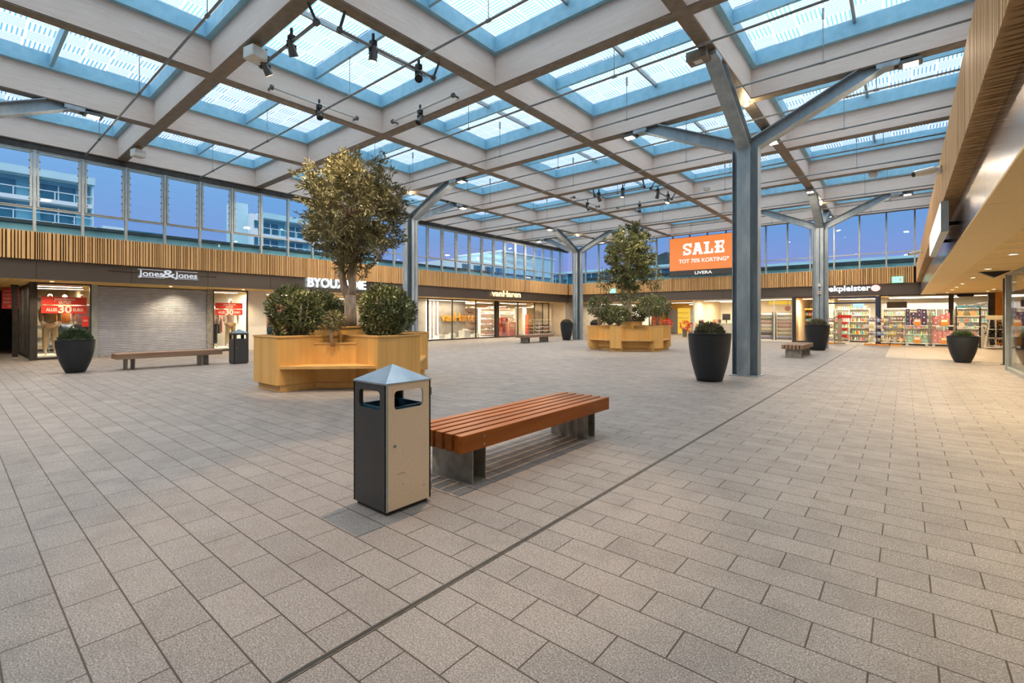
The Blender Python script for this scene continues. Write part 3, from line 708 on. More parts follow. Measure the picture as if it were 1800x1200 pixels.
# ================================================================== OAK PLANTERS, TREES, SHRUBS
def oak_planter(label, x, y, narm, w_, R, rc, rot):
    t = thing('oak_planter', label, 'planter', (x, y, 0), rot)
    da = 2 * PI / narm; rot2 = lambda p, a: (p[0] * math.cos(a) - p[1] * math.sin(a), p[0] * math.sin(a) + p[1] * math.cos(a))
    Hh = 1.06
    outline = []
    for k in range(narm):
        a = k * da
        outline += [rot2((rc, -w_), a), rot2((R, -w_), a), rot2((R, w_), a), rot2((rc, w_), a)]
    cxs = .955
    MB().prism([(p[0] * cxs, p[1] * cxs) for p in outline], 0, .14).build('plinth', M['oak_x'], t)
    for k in range(narm):
        a = k * da; Rm = Matrix.Rotation(a, 4, 'Z'); T = .035; ri = .6
        m = MB(); m.box(R - T, R, -w_, w_, .14, Hh, Rm); m.box(ri, R - T, -w_, -w_ + T, .14, Hh, Rm); m.box(ri, R - T, w_ - T, w_, .14, Hh, Rm)
        bx = m.build('planter_box', M['oak'], t)
        m = MB(); e_ = .014; W = .055
        m.box(R - W, R + e_, -w_ - e_, w_ + e_, Hh, Hh + .035, Rm); m.box(ri, R - W, -w_ - e_, -w_ + W, Hh, Hh + .035, Rm); m.box(ri, R - W, w_ - W, w_ + e_, Hh, Hh + .035, Rm)
        m.build('rim', M['oak_x'], bx)
        MB().box(ri, R - T, -w_ + T, w_ - T, .5, Hh - .05, Rm).build('soil', M['soil'], bx)
        # corner box and bench seat between this arm and the next
        A = rot2((rc, w_), a); Bq = rot2((rc, -w_), a + da); C_ = rot2((ri * .9, w_), a); D_ = rot2((ri * .9, -w_), a + da)
        cb = MB().prism([A, Bq, D_, C_], .14, .91).build('corner_box', M['oak'], t)
        def sc_(p, q, f): return (p[0] + (q[0] - p[0]) * f, p[1] + (q[1] - p[1]) * f)
        n_ = Vector((A[0] + Bq[0], A[1] + Bq[1], 0)).normalized() * .015
        MB().prism([(A[0] + n_.x, A[1] + n_.y), (Bq[0] + n_.x, Bq[1] + n_.y), sc_(Bq, D_, .12), sc_(A, C_, .12)], .91, .94).build('rim', M['oak_x'], cb)
        MB().prism([sc_(A, C_, .12), sc_(Bq, D_, .12), D_, C_], .91, .925).build('soil', M['soil'], cb)
        E1 = rot2((R - .05, w_), a); E2 = rot2((R - .05, -w_), a + da)
        MB().prism([A, E1, E2, Bq], .45, .505).build('bench_seat', M['oak_x'], t)
    ci = .58 if narm == 4 else .62
    inner = [rot2((ci, ci), k * PI / 2) for k in range(4)] if narm == 4 else [rot2((ci, 0), (k + .5) * da) for k in range(narm)]
    cb = MB().prism(inner, .5, 1.23).build('centre_box', M['oak'], t)
    f_ = lambda s_: [(p[0] * s_, p[1] * s_) for p in inner]
    o_, i_ = f_(1.03), f_(.93); n = len(inner)
    vs = [(*p, 1.23) for p in o_] + [(*p, 1.265) for p in o_] + [(*p, 1.265) for p in i_] + [(*p, 1.232) for p in i_]
    fs = [(i + q * n, (i + 1) % n + q * n, (i + 1) % n + (q + 1) * n, i + (q + 1) * n) for q in range(3) for i in range(n)]
    MB().add(vs, fs).build('rim', M['oak_x'], cb)
    MB().prism(f_(.93), 1.20, 1.245).build('soil', M['soil'], cb)
    return t
PX, PYY = -9.79, 5.95
oak_planter('large near cross-shaped oak planter with built-in bench seats', PX, PYY, 4, .525, 1.87, 1.12, 0)
QX, QY = -9.75, 20.1
oak_planter('far star-shaped oak planter in the middle of the hall', QX, QY, 6, .24, 1.86, 1.42, math.radians(-81))

def tree(label, base, stems, crown, n_twig, leaves, lsize, matl, extra=()):
    t = thing('tree', label, 'tree', base)
    m = MB()
    for pts, rad in stems: m.tube(pts, rad, 10)
    tk = m.build('trunk', M['bark'], t, smooth=True)
    (cx, cyy, cz), (rx, ry, rz) = crown
    P = []; D = []; br = MB()
    top = Vector(stems[-1][0][-1])
    for i in range(n_twig):
        v = rng.normal(0, 1, 3); v /= np.linalg.norm(v); s = rng.uniform(.35, 1.0) ** .6 * rng.choice([1, 1, 1, 1.12])
        tip = np.array([cx + v[0] * rx * s, cyy + v[1] * ry * s, cz + v[2] * rz * s])
        d_ = v * np.array([1, 1, .6]) + np.array([0, 0, .35]) + rng.normal(0, .45, 3); d_ /= np.linalg.norm(d_)
        ln = rng.uniform(.22, .42) * max(rx, .9); k = leaves; u = rng.uniform(0, 1, k)
        P.append(tip - np.outer(1 - u, d_) * ln + rng.normal(0, .035, (k, 3))); D.append(np.tile(d_, (k, 1)) + rng.normal(0, .55, (k, 3)))
        if i % 5 == 0:
            br.tube([top, (top + Vector(tip)) / 2 + Vector(rng.normal(0, .08, 3)), Vector(tip)], [.022, .012, .004], 5, False)
    for (c_, r_, nn) in extra:
        v = rng.normal(0, 1, (nn, 3)); v /= np.linalg.norm(v, axis=1)[:, None]; s = rng.uniform(.3, 1, (nn, 1))
        P.append(np.array(c_) + v * s * np.array(r_)); D.append(v + np.array([0, 0, -.2]))
    br.build('branches', M['bark'], t)
    foliage('foliage', np.concatenate(P), np.concatenate(D), lsize[0], lsize[1], M[matl], t, .3)
    return t
tree('tall olive-leaved tree with forked pale trunk in the near oak planter', (PX, PYY, 1.24),
     [([(0, 0, 0), (.03, 0, .35), (.02, 0, .72)], [.16, .13, .125]),
      ([(.0, 0, .6), (-.12, -.08, .95), (-.17, -.12, 1.35), (-.08, -.05, 1.8), (-.1, 0, 2.6)], [.10, .085, .075, .06, .03]),
      ([(.02, 0, .55), (.05, .04, .95), (-.02, .06, 1.3), (.10, .1, 1.75), (.05, .05, 2.5)], [.11, .09, .08, .065, .03])],
     ((.05, .05, 2.74), (1.28, 1.28, 1.34)), 470, 42, (.125, .032), 'leaf_olive',
     [((-.05, -.05, 1.45), (.35, .3, .35), 350)])
tree('tall drooping tree in the far star-shaped planter', (QX, QY, 1.24),
     [([(0, 0, 0), (.02, 0, .5), (.0, 0, 1.1)], [.17, .14, .12]), ([(0, 0, .9), (.05, .0, 1.6), (.1, 0, 3.2)], [.11, .08, .03])],
     ((.05, 0, 3.0), (1.15, 1.15, 1.55)), 340, 40, (.15, .045), 'leaf_dark',
     [((0, 0, 1.35), (.55, .55, .7), 700), ((-.9, -.6, 1.9), (.4, .4, .6), 350), ((.9, .8, 2.0), (.4, .4, .6), 350)])

def shrub(label, base, blobs, n, lsize, matl, stems, group=None):
    t = thing('shrub', label, 'shrub', base, 0, group)
    m = MB(); P = []; D = []
    tot = sum(b[1][0] * b[1][1] * b[1][2] for b in blobs)
    for c_, r_ in blobs:
        nn = int(n * r_[0] * r_[1] * r_[2] / tot); v = rng.normal(0, 1, (nn, 3)); v /= np.linalg.norm(v, axis=1)[:, None]
        s = rng.uniform(.35, 1.03, (nn, 1)) ** .5; P.append(np.array(c_) + v * s * np.array(r_)); D.append(v + np.array([0, 0, .3]))
        for k in range(stems):
            a = rng.uniform(0, 2 * PI)
            m.tube([(c_[0] * .5 + .05 * math.cos(a), c_[1] * .5 + .05 * math.sin(a), -.06), (c_[0] * .8 + .1 * math.cos(a), c_[1] * .8 + .1 * math.sin(a), c_[2] * .55), (c_[0] + .3 * r_[0] * math.cos(a), c_[1] + .3 * r_[1] * math.sin(a), c_[2] + .4 * r_[2])], [.04, .03, .012], 7)
    m.build('stem', M['bark'], t, smooth=True)
    foliage('foliage', np.concatenate(P), np.concatenate(D), lsize[0], lsize[1], M[matl], t, .7)
    return t
zs = 1.02
shrub('broad dark-leaved shrub in the front arm of the near planter', (PX + .02, PYY - 1.32, zs), [((-.1, .0, .62), (.44, .46, .46)), ((.28, .12, .55), (.36, .4, .42)), ((-.05, .0, .25), (.42, .4, .25))], 4300, (.085, .045), 'leaf_dark', 2)
shrub('dark-leaved shrub in the shop-side arm of the near planter', (PX - 1.3, PYY, zs), [((0, 0, .58), (.5, .5, .5)), ((.42, .1, .5), (.35, .35, .35))], 3400, (.085, .045), 'leaf_dark', 2)
shrub('round sunlit shrub right of the tree trunk in the near planter', (PX + 1.3, PYY - .02, zs), [((.04, .02, .66), (.54, .5, .46)), ((0, 0, .3), (.48, .42, .3))], 4600, (.085, .045), 'leaf_dark', 3)
shrub('shrub in the rear arm of the near planter', (PX, PYY + 1.3, zs), [((0, 0, .55), (.48, .48, .5))], 2200, (.085, .045), 'leaf_dark', 2)
shrub('small single-stem sapling above the front bench of the near planter', (PX + .82, PYY - .84, .92), [((0, 0, .46), (.21, .2, .2))], 420, (.08, .042), 'leaf_olive', 1)
for k, (aa, s_, lb) in enumerate(((-81, 1, 'small leafy shrub in the near arm of the far star planter'), (-141, 1.3, 'round dark shrub at the left arm of the far star planter'), (-21, 1.25, 'round dark shrub at the right arm of the far star planter'),
                                  (39, 1.3, 'dark bushy shrub behind the right arm of the far star planter'), (99, 1, 'shrub behind the trunk in the far star planter'), (159, 1.1, 'shrub at the rear left of the far star planter'))):
    a_ = math.radians(aa)
    shrub(lb, (QX + 1.35 * math.cos(a_), QY + 1.35 * math.sin(a_), zs), [((0, 0, .95 if s_ > 1.2 else .55), (.42 * s_, .42 * s_, .36 * s_))], 900, (.12, .07), 'leaf_dark', 3)

# ================================================================== SHOP FRONTS ON THE LEFT
XW = -22.7
def side_wall(y0, y1, m_='white_wall', x1=-22.75, x0=-29): return struct(B((x0, x1, y0, y1, 0, 2.66)).build('wall_left', M[m_]))
side_wall(1.98, 2.02, 'cream_wall', -27.2, -29); side_wall(9.0, 9.4); side_wall(16.3, 16.5)
struct(B((-29.2, -29, 1.98, 32, 0, 2.66)).build('wall_left', M['cream_wall']))
struct(B((-29, -26.2, 3.5, 3.6, 0, 2.66)).build('wall_left', M['cream_wall']))
struct(B((-31.4, -31.2, -11, 2.5, 0, 2.66)).build('wall_left', M['dark_wall']))
struct(B((-22.72, -22.62, -11, -1.5, 0, 2.66)).build('wall_left', M['dark_wall']))
def front_glass(n_, face, a, b_, z0=.08, z1=2.6, c_=XW, frame='dark_frame', mull=()):
    nw[0] += 1; r = sempty('window_%d' % nw[0])
    if face == 'x': f = lambda u0, u1, d0, d1, q0, q1: (c_ + d0, c_ + d1, u0, u1, q0, q1)
    else: f = lambda u0, u1, d0, d1, q0, q1: (u0, u1, c_ + d0, c_ + d1, q0, q1)
    bs = [f(a, b_, -.04, .04, 0, z0), f(a, b_, -.04, .04, z1, z1 + .06), f(a, a + .05, -.04, .04, z0, z1), f(b_ - .05, b_, -.04, .04, z0, z1)]
    for q in mull: bs.append(f(q - .03, q + .03, -.04, .04, z0, z1))
    B(*bs).build('frame', M[frame], r); B(f(a + .05, b_ - .05, -.006, .006, z0, z1)).build('glass', M['shop_glass'], r); return r
front_glass(0, 'x', 1.98, 3.42); front_glass(0, 'x', 7.32, 8.72)
front_glass(0, 'y', -27.1, -22.85, c_=1.95, mull=(-26.2, -25.3, -24.4, -23.6))
B((-22.8, -22.62, 1.84, 1.98, 0, 2.66)).build('trim_3', M['dark_frame'])
struct(bpy.data.objects['trim_3'])
struct(B((-22.78, -22.66, 3.42, 3.60, 0, 2.66)).build('trim_4', M['alu_frame'])); struct(B((-22.78, -22.64, 7.10, 7.32, 0, 2.66)).build('trim_5', M['steel_flat']))
struct(B((-22.8, -22.62, 8.72, 9.48, 0, 2.66)).build('trim_6', M['white_wall']))
t = thing('entrance_post', 'dark square steel post outside the far left glass corner of the fashion shop', 'post', (-25.27, 1.67, 0)); B((-.1, .1, -.07, .07, 0, 2.6)).build('shaft', M['dark_frame'], t); B((-.14, .14, -.1, .1, 2.6, 2.655)).build('cap', M['black'], t)
# roller shutter with horizontal ribs
t = thing('roller_shutter', 'closed pale grey roller shutter lit by a cone of warm light', 'shutter', (XW, 3.6, 0))
m = MB(); n = 40
prof = []
for k in range(n):
    z = 2.58 * k / n; hgt = 2.58 / n
    prof += [(0, z), (.022, z + .012), (.022, z + hgt - .02), (0, z + hgt - .006)]
vs = [(p[0], y_, p[1] + .02) for y_ in (0, 3.5) for p in prof]; nn = len(prof)
m.add(vs, [(i, i + 1, i + 1 + nn, i + nn) for i in range(nn - 1)]); m.build('curtain', M['shutter'], t)
B((-.05, .035, 0, 3.5, .0, .05)).build('bottom_rail', M['steel_flat'], t); B((-.08, -.01, 0, 3.5, .0, 2.63)).build('backing', M['dark_frame'], t)
light('SPOT', (-21.75, 6.0, 2.60), 75, (1, .80, .50), .04, (-22.75, 5.95, .9), .9, 95)
# soffit downlights left
def downlight(x, y, z, label, power=DOWN_W, col=(1, .76, .44), real=True):
    t = thing('downlight', label, 'downlight', (x, y, z), 0, 'soffit downlights')
    MB().lathe([(.085, .0), (.085, -.012), (.06, -.014), (.058, .0)], seg=20).build('trim_ring', M['white_plastic'], t)
    MB().lathe([(0, -.006), (.057, -.006)], seg=20).build('lens', M['lamp_down'], t)
    if real:
        o = light('SPOT', (0, 0, -.03), power, col, .05, (0, 0, -1), .6, 130, t)
    return t
for k, y in enumerate((2.3, 5.6, 8.2, 11.0, 14.0, 17.5, 20.5, 23.5, 26.5, 29.5)):
    downlight(-21.8, y, 2.652, 'small recessed soffit downlight above the left shop fronts, %s counted from the corner shop' % ORD[k], 80)
for k, y in enumerate((3.5, 6.6, 9.7, 12.85, 16.3, 19.6, 22.9, 25.3, 27.75, 30.6)):
    pw_ = (110 if y < 8 else 250) if y < 20 else 110
    downlight(1.57, y, 2.648, 'recessed downlight in the wooden canopy, row beside the hall, %s from the viewer' % ORD[k], pw_)
for k, y in enumerate((21.5, 25, 28.3, 30.2)):
    downlight(2.9, y, 2.648, 'recessed downlight in the wooden canopy, outer row, %s from the viewer' % ORD[k], 70)
for k, x in enumerate((-9.5, -6.2, -3.9, -2.2, -.3, 1.2)):
    downlight(x, 32.42, 2.657, 'tiny recessed downlight over the back shop fronts, %s from the passage side' % ORD[k], 8)

# interior ceiling lamps (long light boxes)
def lamp_box(x, y, sx_, sy_, power, label, z=2.62, col=(1, .86, .62)):
    t = thing('ceiling_light', label, 'ceiling light', (x, y, z), 0, 'long shop ceiling lights')
    B((-sx_ / 2, sx_ / 2, -sy_ / 2, sy_ / 2, -.05, .03)).build('housing', M['white_plastic'], t)
    B((-sx_ / 2 + .02, sx_ / 2 - .02, -sy_ / 2 + .02, sy_ / 2 - .02, -.056, -.05)).build('diffuser', M['panel_white'], t)
    light('AREA', (0, 0, -.07), power, col, sx_, parent=t, size_y=sy_)
    return t
for (x, y, sx_, sy_, p) in ((-23.6, 2.7, .3, 1.2, 65), (-25.5, 2.9, .3, 1.4, 45), (-23.6, 8.0, .3, 1.2, 60), (-25.5, 6.5, .3, 3, 60), (-24.0, 11.3, .3, 3, 110), (-26, 14.2, .3, 2.6, 90),
                            (-23.2, 21.3, .2, 3.6, 60), (-24.8, 25.5, .4, 3.6, 150), (-27, 25.5, .4, 4.5, 150), (-24.3, 29.4, .4, 3, 150), (-27, 20, .4, 5, 60)):
    lamp_box(x, y, sx_, sy_, p * SHOP, 'long ceiling light inside the shops behind the left windows')

def mannequin(label, x, y, rz, shirt, legs, head=True, arms=0.):
    t = thing('mannequin', label, 'mannequin', (x, y, .12), rz); t.scale = (1, 1, 1.23 if head else 1)
    def skin(nm, vs, es, rs, mt, sub=1):
        me = bpy.data.meshes.new(nm); me.from_pydata(vs, es, []); me.materials.append(mt); o = bpy.data.objects.new(nm, me); COL.objects.link(o); o.parent = t
        s = o.modifiers.new('skin', 'SKIN'); me.skin_vertices or None
        bmx = bmesh.new(); bmx.from_mesh(me); ly = bmx.verts.layers.skin.verify()
        for i, v in enumerate(bmx.verts): v[ly].radius = rs[i]; v[ly].use_root = (i == 0)
        bmx.to_mesh(me); bmx.free(); s.use_smooth_shade = True
        u = o.modifiers.new('sub', 'SUBSURF'); u.levels = sub; u.render_levels = sub; return o
    ax = .24 + arms
    vs = [(0, 0, .93), (0, 0, 1.12), (0, 0, 1.34), (0, 0, 1.47), (0, .0, 1.56), (0, -.01, 1.68), (0, 0, 1.77),
          (-.17, 0, 1.40), (-ax, -.02, 1.14), (-ax + .02, -.10, .92), (-ax + .03, -.13, .82), (.17, 0, 1.40), (ax, -.02, 1.14), (ax - .02, -.10, .92), (ax - .03, -.13, .82),
          (-.09, 0, .84), (-.11, -.01, .48), (-.12, .02, .09), (-.13, -.14, .03), (.09, 0, .84), (.12, -.01, .48), (.14, .02, .09), (.16, -.14, .03)]
    es = [(0, 1), (1, 2), (2, 3), (3, 4), (4, 5), (5, 6), (2, 7), (7, 8), (8, 9), (9, 10), (2, 11), (11, 12), (12, 13), (13, 14), (0, 15), (15, 16), (16, 17), (17, 18), (0, 19), (19, 20), (20, 21), (21, 22)]
    rs = [(.15, .10), (.12, .09), (.15, .11), (.055, .055), (.06, .07), (.085, .105), (.06, .07), (.06, .06), (.042, .042), (.035, .035), (.03, .02), (.06, .06), (.042, .042), (.035, .035), (.03, .02),
          (.09, .09), (.06, .06), (.04, .045), (.04, .025), (.09, .09), (.06, .06), (.04, .045), (.04, .025)]
    if not head:
        keep = [i for i in range(len(vs)) if i not in (5, 6)]; mp = {o_: n_ for n_, o_ in enumerate(keep)}
        vs = [vs[i] for i in keep]; rs = [rs[i] for i in keep]; es = [(mp[a_], mp[b_]) for a_, b_ in es if a_ in mp and b_ in mp]
    skin('body', vs, es, rs, M['skin'], 2)
    sv = [(0, 0, .86), (0, 0, 1.10), (0, 0, 1.33), (0, 0, 1.45), (-.19, 0, 1.41), (-ax - .01, -.02, 1.14), (-ax + .01, -.09, .94), (.19, 0, 1.41), (ax + .01, -.02, 1.14), (ax - .01, -.09, .94)]
    skin('shirt', sv, [(0, 1), (1, 2), (2, 3), (2, 4), (4, 5), (5, 6), (2, 7), (7, 8), (8, 9)], [(.2, .15), (.18, .14), (.19, .14), (.08, .08), (.085, .085), (.065, .065), (.055, .055), (.085, .085), (.065, .065), (.055, .055)], shirt)
    lv = [(0, 0, .9), (-.1, 0, .8), (-.12, -.01, .46), (-.125, .02, .13), (.1, 0, .8), (.13, -.01, .46), (.145, .02, .13)]
    skin('trousers', lv, [(0, 1), (1, 2), (2, 3), (0, 4), (4, 5), (5, 6)], [(.16, .13), (.115, .12), (.085, .09), (.07, .08), (.115, .12), (.085, .09), (.07, .08)], legs)
    return t
khaki = flat('khaki_cloth', (.20, .18, .07)); sand = flat('sand_cloth', (.55, .42, .24)); rust = flat('rust_cloth', (.62, .22, .05)); jean = flat('denim', (.09, .13, .19)); ltb = flat('pale_blue_cloth', (.55, .60, .62)); navy = flat('navy_cloth', (.03, .04, .07)); chk_ = flat('pale_shirt', (.66, .62, .54))
mannequin('bald mannequin in khaki jacket and sand trousers in the corner shop window', -23.45, 2.42, PI / 2, khaki, sand)
mannequin('bald mannequin in rust top and jeans behind the red outlet poster', -23.75, 2.84, PI / 2 + .2, rust, jean)
mannequin('bald mannequin in pale blue top beside the shutter frame', -23.3, 3.24, PI / 2 - .2, ltb, jean)
mannequin('mannequin with navy trousers in the window right of the shutter', -23.5, 7.56, PI / 2, chk_, navy)
mannequin('mannequin in checked shirt and beige trousers right of the shutter', -23.5, 8.3, PI / 2, chk_, sand, arms=.06)
rb = mat('rainbow_knit', (.5, .3, .5), .8); g = NG(rb); s3 = g.n('ShaderNodeSeparateXYZ'); g.l(g.n('ShaderNodeTexCoord').outputs['Object'], s3.inputs[0])
fz = g.math('FRACT', g.math('ADD', g.math('MULTIPLY', s3.outputs[2], 5), g.math('MULTIPLY', g.noise(g.coord(), 9), .5)))
g.l(g.ramp(fz, [(0, (.75, .25, .35)), (.25, (.85, .65, .25)), (.5, (.35, .55, .6)), (.75, (.45, .3, .65)), (1, (.8, .35, .4))]), g.b.inputs['Base Color'])
mannequin('headless mannequin in rainbow knit sweater and blue jeans', -23.2, 9.75, PI / 2, rb, flat('bright_denim', (.05, .15, .30)), head=False)
for y0, y1, lb in ((2.02, 3.4, 'low white display floor of the corner shop window'), (7.34, 8.7, 'low white display floor right of the shutter'), (9.5, 12.9, 'low white display floor of the gift shop window')):
    t = thing('display_plinth', lb, 'display', (-23.6, (y0 + y1) / 2, 0)); B((-.8, .75, -(y1 - y0) / 2, (y1 - y0) / 2, 0, .12)).build('deck', M['white_wall'], t)

# clothes rails and shelves behind the mannequins
cloth_cols = [flat('cloth_%s' % n_, c_) for n_, c_ in (('cream', (.6, .52, .38)), ('dark', (.06, .055, .05)), ('olive', (.16, .15, .08)), ('blue', (.12, .18, .28)), ('rose', (.55, .25, .22)), ('tan', (.42, .28, .14)))]
def shelf_unit(label, x, y, rz, wd, h_, n, cat='shelf', mt='white_wall', dp=.4, back=True, group=None):
    t = thing('shelf_unit', label, cat, (x, y, 0), rz, group)
    fr_ = [(-wd / 2, -wd / 2 + .03, 0, dp, 0, h_), (wd / 2 - .03, wd / 2, 0, dp, 0, h_)]
    if back: fr_.append((-wd / 2 + .03, wd / 2 - .03, dp - .02, dp, 0, h_))
    B(*fr_).build('carcass', M[mt], t)
    for k in range(n): B((-wd / 2 + .03, wd / 2 - .03, 0, dp - .02, .1 + k * (h_ - .15) / (n - 1) - .012, .1 + k * (h_ - .15) / (n - 1) + .012)).build('shelf', M[mt], t)
    return t
def stock(first_o, root_unit_pos, rz, wd, h_, n, per, skip=0.1, yoff=.12, jitter=.3, zb=.112, maxrow=None, scales=None):
    """fill a unit with copies of small things"""
    out = []
    c_, s_ = math.cos(rz), math.sin(rz)
    for k in range(n if maxrow is None else min(n, maxrow)):
        for i in range(per):
            if random.random() < skip: continue
            lx = -wd / 2 + .06 + (i + .5) * (wd - .12) / per + random.uniform(-.01, .01); ly = yoff
            z = zb + k * (h_ - .15) / (n - 1)
            p_ = (root_unit_pos[0] + lx * c_ - ly * s_, root_unit_pos[1] + lx * s_ + ly * c_, z)
            o = dup(random.choice(first_o), p_, rz + random.uniform(-.1, .1)); out.append(o)
    return out
def bundle(nm, label, cat, group, mbs):
    t = thing(nm, label, cat, (0, -60, -5), 0, group)
    for pn, mb_, mt in mbs: mb_.build(pn, mt, t)
    return t
protos = []
def proto(*a): o = bundle(*a); protos.append(o); return o
folded = [proto('folded_clothes', 'folded garment stack on the fashion shop shelves', 'clothes', 'folded clothes', [('stack', B((-.13, .13, -.12, .1, 0, .05), (-.125, .13, -.115, .1, .052, .10), (-.13, .12, -.12, .1, .102, .14)), c_)]) for c_ in cloth_cols[:4]]
for (x, y, lb) in ((-28.5, 2.8, 'shelves of folded clothes at the back of the corner window'), (-28.4, 8.0, 'shelves of folded clothes behind the window right of the shutter')):
    shelf_unit(lb, x, y, PI / 2, 1.4, 2.2, 5); stock(folded, (x, y), PI / 2, 1.4, 2.2, 5, 4)
def clothes_rail(label, x, y, rz, wd, n):
    t = thing('clothes_rail', label, 'clothes rail', (x, y, 0), rz)
    B((-wd / 2, -wd / 2 + .03, -.02, .02, 0, 1.5), (wd / 2 - .03, wd / 2, -.02, .02, 0, 1.5), (-wd / 2, wd / 2, -.015, .015, 1.5, 1.53), (-wd / 2, -wd / 2 + .03, -.25, .25, 0, .03), (wd / 2 - .03, wd / 2, -.25, .25, 0, .03)).build('frame', M['steel_flat'], t)
    for i in range(n):
        xx = -wd / 2 + .1 + i * (wd - .2) / n; c_ = random.choice(cloth_cols); l_ = random.uniform(.65, .95)
        g_ = thing('hanging_garment', 'garment hanging on a rail inside the left shops', 'clothes', (x + xx * math.cos(rz), y + xx * math.sin(rz), 0), rz, 'hanging garments')
        mm = MB(); mm.prism([(-.22, 1.5 - l_), (.22, 1.5 - l_), (.2, 1.36), (.04, 1.46), (-.04, 1.46), (-.2, 1.36)], -.02, .02, Matrix(((0, 0, 1, 0), (1, 0, 0, 0), (0, 1, 0, 0), (0, 0, 0, 1))))
        mm.build('cloth', c_, g_); B((-.003, .003, -.003, .003, 1.46, 1.53)).build('hook', M['steel_flat'], g_)
    return t
clothes_rail('clothes rail behind the mannequins in the corner shop', -25.2, 3.0, PI / 2, .9, 6)
clothes_rail('clothes rail behind the two mannequins right of the shutter', -25.2, 8.1, PI / 2, 1.2, 9)
clothes_rail('clothes rail in the gift shop window', -25.0, 11.2, PI / 2, 2.2, 16)

# red posters with white lettering
def poster_left(label, x, y0, y1, z0, z1, gap, lines, mt='red_poster'):
    t = thing('poster', label, 'poster', (x, y0, z0)); W_, H_ = y1 - y0, z1 - z0
    if gap: B((-.006, .006, 0, W_, 0, H_ * .46), (-.006, .006, 0, W_, H_ * .52, H_)).build('sheet', M[mt], t)
    else: B((-.006, .006, 0, W_, 0, H_)).build('sheet', M[mt], t)
    for s, fy, fz, fw, sz, bold in lines: text_mesh('lettering', s, sz * H_ / .5, M['screen_white'] if False else M['white_wall'], 'left', (.008, fy * W_, fz * H_), .002, bold, fw * W_, t)
    return t
out_lines = [('Jones&Jones', .28, .80, .46, .13, .0), ('OUTLET', .37, .58, .28, .12, .004), ('ALLES', .10, .13, .24, .13, .004), ('30', .36, .04, .30, .30, .012), ('EURO', .69, .13, .23, .13, .004)]
poster_left('red outlet poster on the corner window of the fashion shop', XW + .02, 2.12, 3.29, 1.60, 2.17, True, out_lines)
poster_left('red outlet poster on the window right of the roller shutter', XW + .02, 7.42, 8.5, 1.56, 2.09, True, out_lines)
poster_left('small red leaflet beside the outlet poster at the corner window', XW + .02, 3.16, 3.34, 1.12, 1.50, False, [('50', .2, .5, .6, .12, 0)])
poster_left('tall red list poster on the dark wall beyond the corner', -27.25, 1.45, 1.98, 1.80, 2.62, False, [('ALLES 10 EURO', .08, .82, .84, .05, 0), ('ALLES 20 EURO', .08, .64, .84, .05, 0), ('ALLES 30 EURO', .08, .46, .84, .05, 0), ('ALLES 40 EURO', .08, .28, .84, .05, 0), ('OUTLET', .3, .10, .4, .05, 0)])
poster_left('red super sale poster at the left end of the gift shop window', XW + .02, 9.85, 10.75, .95, 2.15, False, [('SUPER', .12, .84, .76, .09, .0), ('SALE', .12, .60, .76, .15, .003), ('70%', .12, .25, .7, .2, .004)])
poster_left('red super sale poster seen beside the near tree trunk', XW + .02, 12.6, 13.5, .95, 2.1, False, [('SUPER', .12, .84, .76, .09, .0), ('SALE', .12, .60, .76, .15, .003), ('70%', .12, .25, .7, .2, .004)])
front_glass(0, 'x', 9.48, 13.9, mull=(11.7,), frame='white_wall'); struct(B((-22.8, -22.62, 13.9, 14.6, 0, 2.66)).build('trim_7', M['grey_wall']))
front_glass(0, 'x', 14.6, 16.3)

# shoe shop (left wall, far end)
front_glass(0, 'x', 16.55, 25.4, mull=(19.15, 21.2, 23.4)); front_glass(0, 'x', 25.75, 32.1, mull=(28.0, 30.1, 31.2))
struct(B((-22.78, -22.62, 25.4, 25.75, 0, 2.66)).build('trim_8', M['dark_frame']))
struct(B((-24.0, -23.9, 17.0, 23.6, 0, 2.66)).build('wall_left', M['grey_wall']))
vo_ = flat('orange_letter', (.80, .36, .05), .5)
text_mesh('wall_lettering', 'vanHaren', .80, vo_, 'left', (-23.82, 21.25, 1.22), .08, .012, 3.3)
tag(bpy.data.objects['wall_lettering'], 'orange raised shop name lettering on the grey wall inside the shoe window', 'lettering')
t = thing('display_plinth', 'low white display floor of the shoe shop window', 'display', (-23.3, 21.3, 0)); B((-.58, .5, -4.2, 4.0, 0, .08)).build('deck', M['white_wall'], t)
t = thing('light_tubes', 'row of vertical white light strips in the shoe shop window', 'light strips', (-23.4, 19.6, .08), 0)
for k in range(4): B((-.02, .02, k * .32, k * .32 + .035, 0, 2.4)).build('tube', M['panel_white'], t)
for k, (y, s_, h_) in enumerate(((21.6, .5, .25), (22.9, .55, .5), (20.6, .45, .2), (23.9, .4, .2))):
    t = thing('display_block', ('white display block, %s, under the orange letters in the shoe window' % ('lowest left', 'tallest one', 'second from the light strips', 'at the right end')[k]), 'display', (-23.3, y, 0)); B((-.3, .3, -s_ / 2, s_ / 2, .08, .08 + h_)).build('block', M['white_plastic'], t, bevel=.01)
def shoe_mb(l=.27):
    m = MB(); n = 8; secs = []
    for i in range(n + 1):
        u = i / n; x = (u - .5) * l; wd = .045 * (1 - .35 * abs(u - .6)) * (1 if u < .9 else .7); hh = .085 * (1 - u * .75) + .02
        secs.append([(x, -wd, 0), (x, wd, 0), (x, wd * .75, hh), (x, -wd * .75, hh)])
    vs = [p for s in secs for p in s]; fs = [(0, 1, 2, 3), (4 * n, 4 * n + 3, 4 * n + 2, 4 * n + 1)]
    for i in range(n):
        for k in range(4): fs.append((4 * i + k, 4 * i + 4 + k, 4 * i + 4 + (k + 1) % 4, 4 * i + (k + 1) % 4))
    m.add(vs, fs); return m
